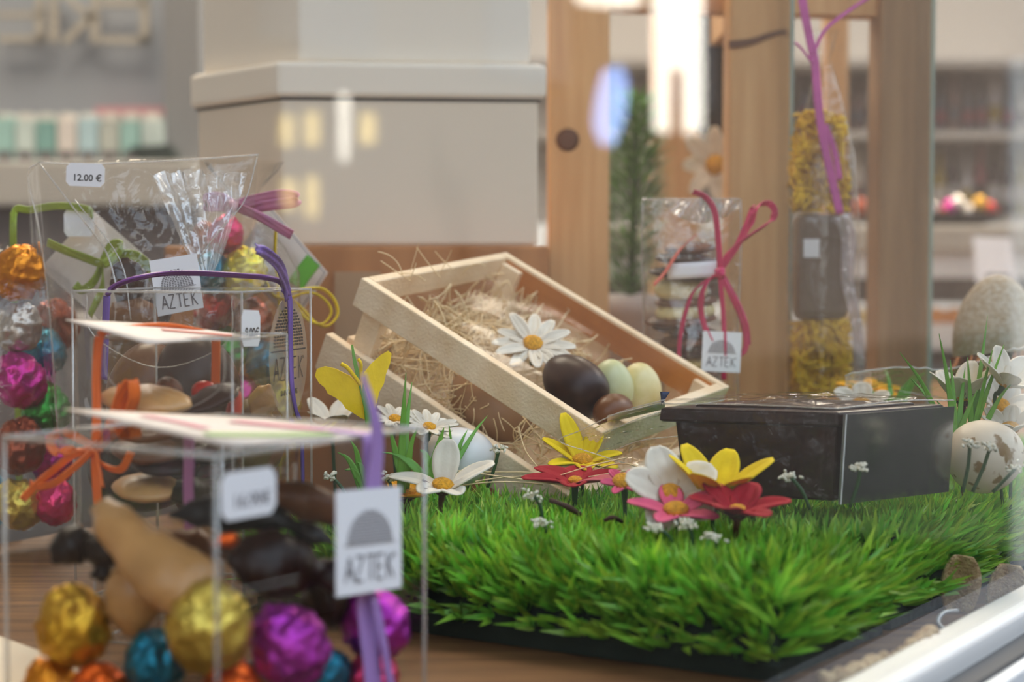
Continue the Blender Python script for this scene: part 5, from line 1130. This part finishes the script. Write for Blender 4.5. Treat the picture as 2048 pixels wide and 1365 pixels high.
for l, wd in (([(1600, -40), (1608, 20), (1622, 90), (1630, 130), (1640, 240), (1660, 340), (1680, 428)], .0062), ([(1626, 110), (1650, 60), (1700, 20), (1745, -10)], .0028), ([(1628, 130), (1605, 100), (1590, 85)], .0020), ([(1650, 250), (1668, 300), (1680, 360)], .0045)):
    mk('ribbon_strand', MB().ribbon([P(x, y, Yt-.032) for x, y in l], wd, (1, -.2, 0), .0003, .0003), M['mag'], mr)
# slim wrapped stick right of the tall bag
ms = MB().ribbon([P(1682, 430, Yt-.035), P(1698, 480, Yt-.035), P(1694, 560, Yt-.035), P(1712, 640, Yt-.035), P(1722, 735, Yt-.035)], lambda u: .012*(1-.4*u), (1, -.3, 0), .0005, .0012)
mk('cellophane_twist', ms, clear('lilac_film', (.85, .78, .84), 1.6, .1, .12, bump=1, haze=.3), None, 'lilac tinted cellophane twist hanging below the magenta ribbon', 'wrapping')

# ------------------------------------------------------------------ background: left shelf with packets, wall lettering
m_sh = mat('white_shelf', (216, 212, 206), .7); m_gd = mat('dark_grey_panel', (96, 92, 96), .7); m_gb = mat('blue_grey_panel', (150, 156, 166), .75)
Yb = 2.9
def BX(px0, py0, px1, py1, Y, d, mb=None):
    a, b = P(px0, py1, Y), P(px1, py0, Y); return (mb or MB()).bar((a.x, Y, a.z), (b.x-a.x, 0, 0), (0, d, 0), (0, 0, b.z-a.z))
lu = root('shelf_unit', P(120, 1000, Yb)*1, 'blue grey shop shelving unit far behind at the left, with a white shelf', 'shelf')
zf_ = P(0, 900, Yb).z
mk('upper_panel', BX(-420, -160, 372, 318, Yb+.24, .03), m_gb, lu); mk('dark_column', BX(330, -160, 398, 420, Yb+.10, .12), mat('dark_column_paint', (128, 130, 134), .7), lu)
mk('shelf_board', BX(-420, 322, 392, 412, Yb, .24), mat('grey_white_shelf', (176, 174, 170), .7), lu, bevel=.004)
a = P(-420, 412, Yb); b = P(392, 412, Yb); mk('lower_cabinet', MB().bar((a.x, Yb+.03, 0), (b.x-a.x, 0, 0), (0, .22, 0), (0, 0, a.z)), m_gd, lu)
rg = random.Random(21)
gpk = 'pale packets in the row on the far left shelf'
pcs = [(150, 190, 186), (190, 206, 204), (120, 164, 160), (206, 200, 196), (168, 196, 206), (176, 182, 176)]
pm_ = [mat('packet_card_%s' % n_, c, .6) for n_, c in zip(('aqua', 'mist', 'teal', 'cream', 'sky', 'sage'), pcs)]
pos_ = ['farthest left', 'second from the left', 'third from the left', 'fourth from the left', 'fifth from the left', 'sixth from the left', 'seventh from the left', 'rightmost']
for i in range(8):
    x0 = -10+i*42; r_ = root('packet', P(x0+18, 322, Yb+.1), '%s packet in the row on the far shelf, %s' % (('pale aqua', 'misty', 'teal', 'cream', 'sky blue', 'sage')[i % 6], pos_[i]), 'packet', gpk)
    mk('carton', BX(x0, 238+rg.uniform(-4, 8), x0+36, 322, Yb+.06, .08), pm_[i % 6], r_); mk('dark_foot', BX(x0+3, 302, x0+33, 321, Yb+.058, .004), m_gd, r_); mk('lid', BX(x0+6, 226, x0+30, 240, Yb+.07, .06), m_sh, r_)
mk('pink_runner', BX(190, 214, 330, 240, Yb+.20, .01), mat('faded_pink', (206, 150, 158), .7), lu)
ltr = MB(); Yl = Yb+.2
for (x0, y0, x1, y1, w_) in ((-30, 20, -30, 75, 16), (80, -30, 80, 80, 18), (0, 78, 88, 78, 14), (0, 30, 80, 30, 12), (108, -30, 108, 82, 18), (190, -30, 190, 84, 18), (186, 40, 120, -20, 16), (186, 30, 130, 84, 16),
                             (205, 6, 290, 6, 16), (290, -5, 290, 85, 20), (205, 80, 295, 80, 16)):
    ltr.box((P(x0, y0, Yl)+P(x1, y1, Yl))/2, ((P(x1, y1, Yl)-P(x0, y0, Yl)).length+.004, .012, w_*Yl/F*.8), Matrix.Rotation(-math.atan2(P(x1, y1, Yl).z-P(x0, y0, Yl).z, P(x1, y1, Yl).x-P(x0, y0, Yl).x), 4, 'Y'))
mk('wall_lettering', ltr, mat('beige_letter', (172, 166, 156), .7), None, 'beige block lettering high on the blue grey panel at the far left', 'sign')
mk('black_appliance', MB().prism([(0, 0), (.07, .004), (.085, -.02), (.05, -.03), (.02, -.028)], .05, facing(P(250, 292, Yb-.0)+V((0, .05, .0)), V((1, 0, 0)), (0, -1, 0))), mat('green_black_plastic', (40, 52, 50), .5), None, 'small dark green-black gadget at the right end of the far left shelf', 'gadget')
# lower left: pale sack under the shelf behind the egg column
mk('shop_counter', BX(-420, 640, 640, 1400, 2.2, .3), mat('grey_counter_front', (112, 108, 108), .7), None, 'grey counter front seen past the table at the far left', 'counter')
# ------------------------------------------------------------------ background right: bottle shelf, chocolate tray, counter
Yr = 2.7
ru = root('counter', P(1850, 900, Yr), 'pale shop counter with two shelves behind the pine rack, right', 'counter')
mk('counter_top', BX(1100, 452, 2300, 505, Yr, .4), mat('beige_counter_edge', (176, 166, 150), .6), ru, bevel=.004)
mk('counter_band', BX(1100, 505, 2300, 556, Yr+.012, .3), m_sh, ru); mk('dark_recess', BX(1100, 556, 2300, 606, Yr+.10, .2), mat('recess_grey', (110, 104, 102), .8), ru)
a, b = P(1100, 668, Yr), P(2300, 668, Yr); mk('lower_shelf', BX(1100, 652, 2300, 700, Yr-.02, .34), m_sh, ru)
mk('counter_base', MB().bar((a.x, Yr+.02, 0), (b.x-a.x, 0, 0), (0, .3, 0), (0, 0, P(1100, 700, Yr).z)), mat('counter_base_grey', (140, 134, 128), .7), ru)
for i, (px_, l_) in enumerate(((1872, 'left'), (1908, 'right'), (1668, 'far left'), (1718, 'middle'))):
    c = P(px_, 634, Yr+.07); mk('pastry', blob(MB(), [c+V((-.020, 0, -.003)), c, c+V((.020, 0, -.003))], [.004, .013, .016, .013, .004], (1, 1), (0, -1, 0), 14, .1), mat('golden_pastry_'+l_.replace(' ', '_'), (226, 142, 60), .5) if i < 2 else M['cookie'], None, '%s pastry on the low counter shelf, %s' % (('golden orange', 'plump golden orange', 'pale round', 'pale small')[i], ('left beside the rack post', 'right beside the big grained egg', 'seen left of the lilac twist', 'seen right of the lilac twist')[i]), 'pastry')
pcr = root('price_card', P(1990, 560, Yr-.2), 'slanted white price card in front of the counter, right', 'sign')
pM = facing(P(1992, 520, Yr-.2), V((1, 0, -.1)), (-.2, -1, .3)); mk('card_sheet', MB().prism([(-.026, -.036), (.030, -.036), (.020, .034), (-.034, .034)], .001, pM), M['label'], pcr)
mk('printed_line', MB().prism([(-.014, -.030), (.02, -.030), (.02, -.022), (-.014, -.022)], .0002, pM @ Matrix.Translation((0, 0, .0008))), M['ink_soft'], pcr)
tr_ = root('serving_tray', P(1900, 445, Yr+.1), 'dark tray of chocolates on the pale counter at the right', 'tray')
mk('tray_dish', MB().lathe([(.09, P(1900, 451, Yr+.1).z), (.13, P(1900, 436, Yr+.1).z), (.135, P(1900, 428, Yr+.1).z), (.12, P(1900, 436, Yr+.1).z)], Matrix.Translation((X(1870, Yr+.1), Yr+.16, 0)), 32), M['black'], tr_)
gch = 'sweets heaped on the dark tray'
for i, (px_, py_, c, l_) in enumerate(((1862, 418, 'silver', 'silvery'), (1900, 415, 'magenta', 'magenta'), (1915, 408, 'silver', 'large silvery'), (1935, 425, 'silver', 'bright silver'), (1960, 410, 'gold', 'gold'), (1885, 430, 'copper', 'copper'), (1980, 420, 'red', 'dark red'), (1745, 425, 'silver', 'silver'), (1720, 415, 'copper', 'coppery'))):
    foil_egg(px_, py_, Yr+.1, 15, c, '%s foil sweet on the dark tray%s' % (l_, ', left of the rack post' if px_ < 1800 else ''), gch)
bs = root('shelf_unit', P(1950, 440, Yr+.4), 'grey shop shelving of upright bottles at the far right', 'shelf')
mk('back_panel', BX(1050, -200, 2400, 445, Yr+.62, .03), mat('grey_back_panel', (176, 172, 168), .8), bs)
for yy in (118, 262, 430): mk('shelf_board', BX(1050, yy, 2400, yy+14, Yr+.42, .2), mat('shelf_grey_%d' % yy, (160, 156, 152), .7), bs)
cols = [((60, 50, 50), 'black'), ((120, 96, 90), 'brown'), ((180, 176, 176), 'clear grey'), ((90, 90, 96), 'slate'), ((150, 130, 60), 'amber'), ((130, 70, 76), 'wine red'), ((196, 186, 176), 'ivory')]
bm = [mat('bottle_glass_'+n_.replace(' ', '_'), c, .25) for c, n_ in cols]
rows = ('lower', 262, 430), ('upper', 118, 262)
for rn, ya, yb in rows:
    for i in range(17):
        px_ = 1606+i*27; k = rg.randrange(7); Yq = Yr+.5; zb_ = P(px_, yb, Yr+.42).z; h_ = (P(px_, ya, Yq).z-P(px_, yb, Yq).z)*rg.uniform(.68, .88); r_ = .0095
        rt = root('bottle', (X(px_, Yq), Yq, zb_), '%s bottle on the %s far right shelf, place %s from the left' % (cols[k][1], rn, 'first second third fourth fifth sixth seventh eighth ninth tenth eleventh twelfth thirteenth fourteenth fifteenth sixteenth seventeenth'.split()[i]), 'bottle', 'bottles on the %s far right shelf' % rn)
        mk('bottle_body', MB().lathe([(r_*.9, zb_+.0005), (r_, zb_+.004), (r_, zb_+h_*.62), (r_*.45, zb_+h_*.75), (r_*.4, zb_+h_)], Matrix.Translation((X(px_, Yq), Yq, 0)), 12), bm[k], rt)
        mk('bottle_label', MB().lathe([(r_*1.04, zb_+h_*.2), (r_*1.04, zb_+h_*.45)], Matrix.Translation((X(px_, Yq), Yq, 0)), 12, close=False), bm[(k+2) % 7], rt)
# ceiling lamps that give the shop its light
m_lamp = bpy.data.materials.new('lamp_diffuser'); m_lamp.use_nodes = True; bb = m_lamp.node_tree.nodes['Principled BSDF']; bb.inputs['Emission Color'].default_value = (1, .9, .75, 1); bb.inputs['Emission Strength'].default_value = 4
for x, y, s_, l_ in ((.1, 1.5, .5, 'small warm ceiling lamp over the ledge'), (-.7, 2.2, .9, 'square ceiling lamp over the left of the shop'), (1.0, 3.3, .9, 'square ceiling lamp over the right of the shop'), (-.6, 3.6, .9, 'square ceiling lamp at the back of the shop')):
    lr = root('ceiling_lamp', (x, y, 2.8), l_, 'lamp'); mk('lamp_housing', MB().box((x, y, 2.785), (s_+.05, s_+.05, .03)), m_alu, lr); mk('lamp_diffuser', MB().box((x, y, 2.765), (s_, s_, .01)), m_lamp, lr)
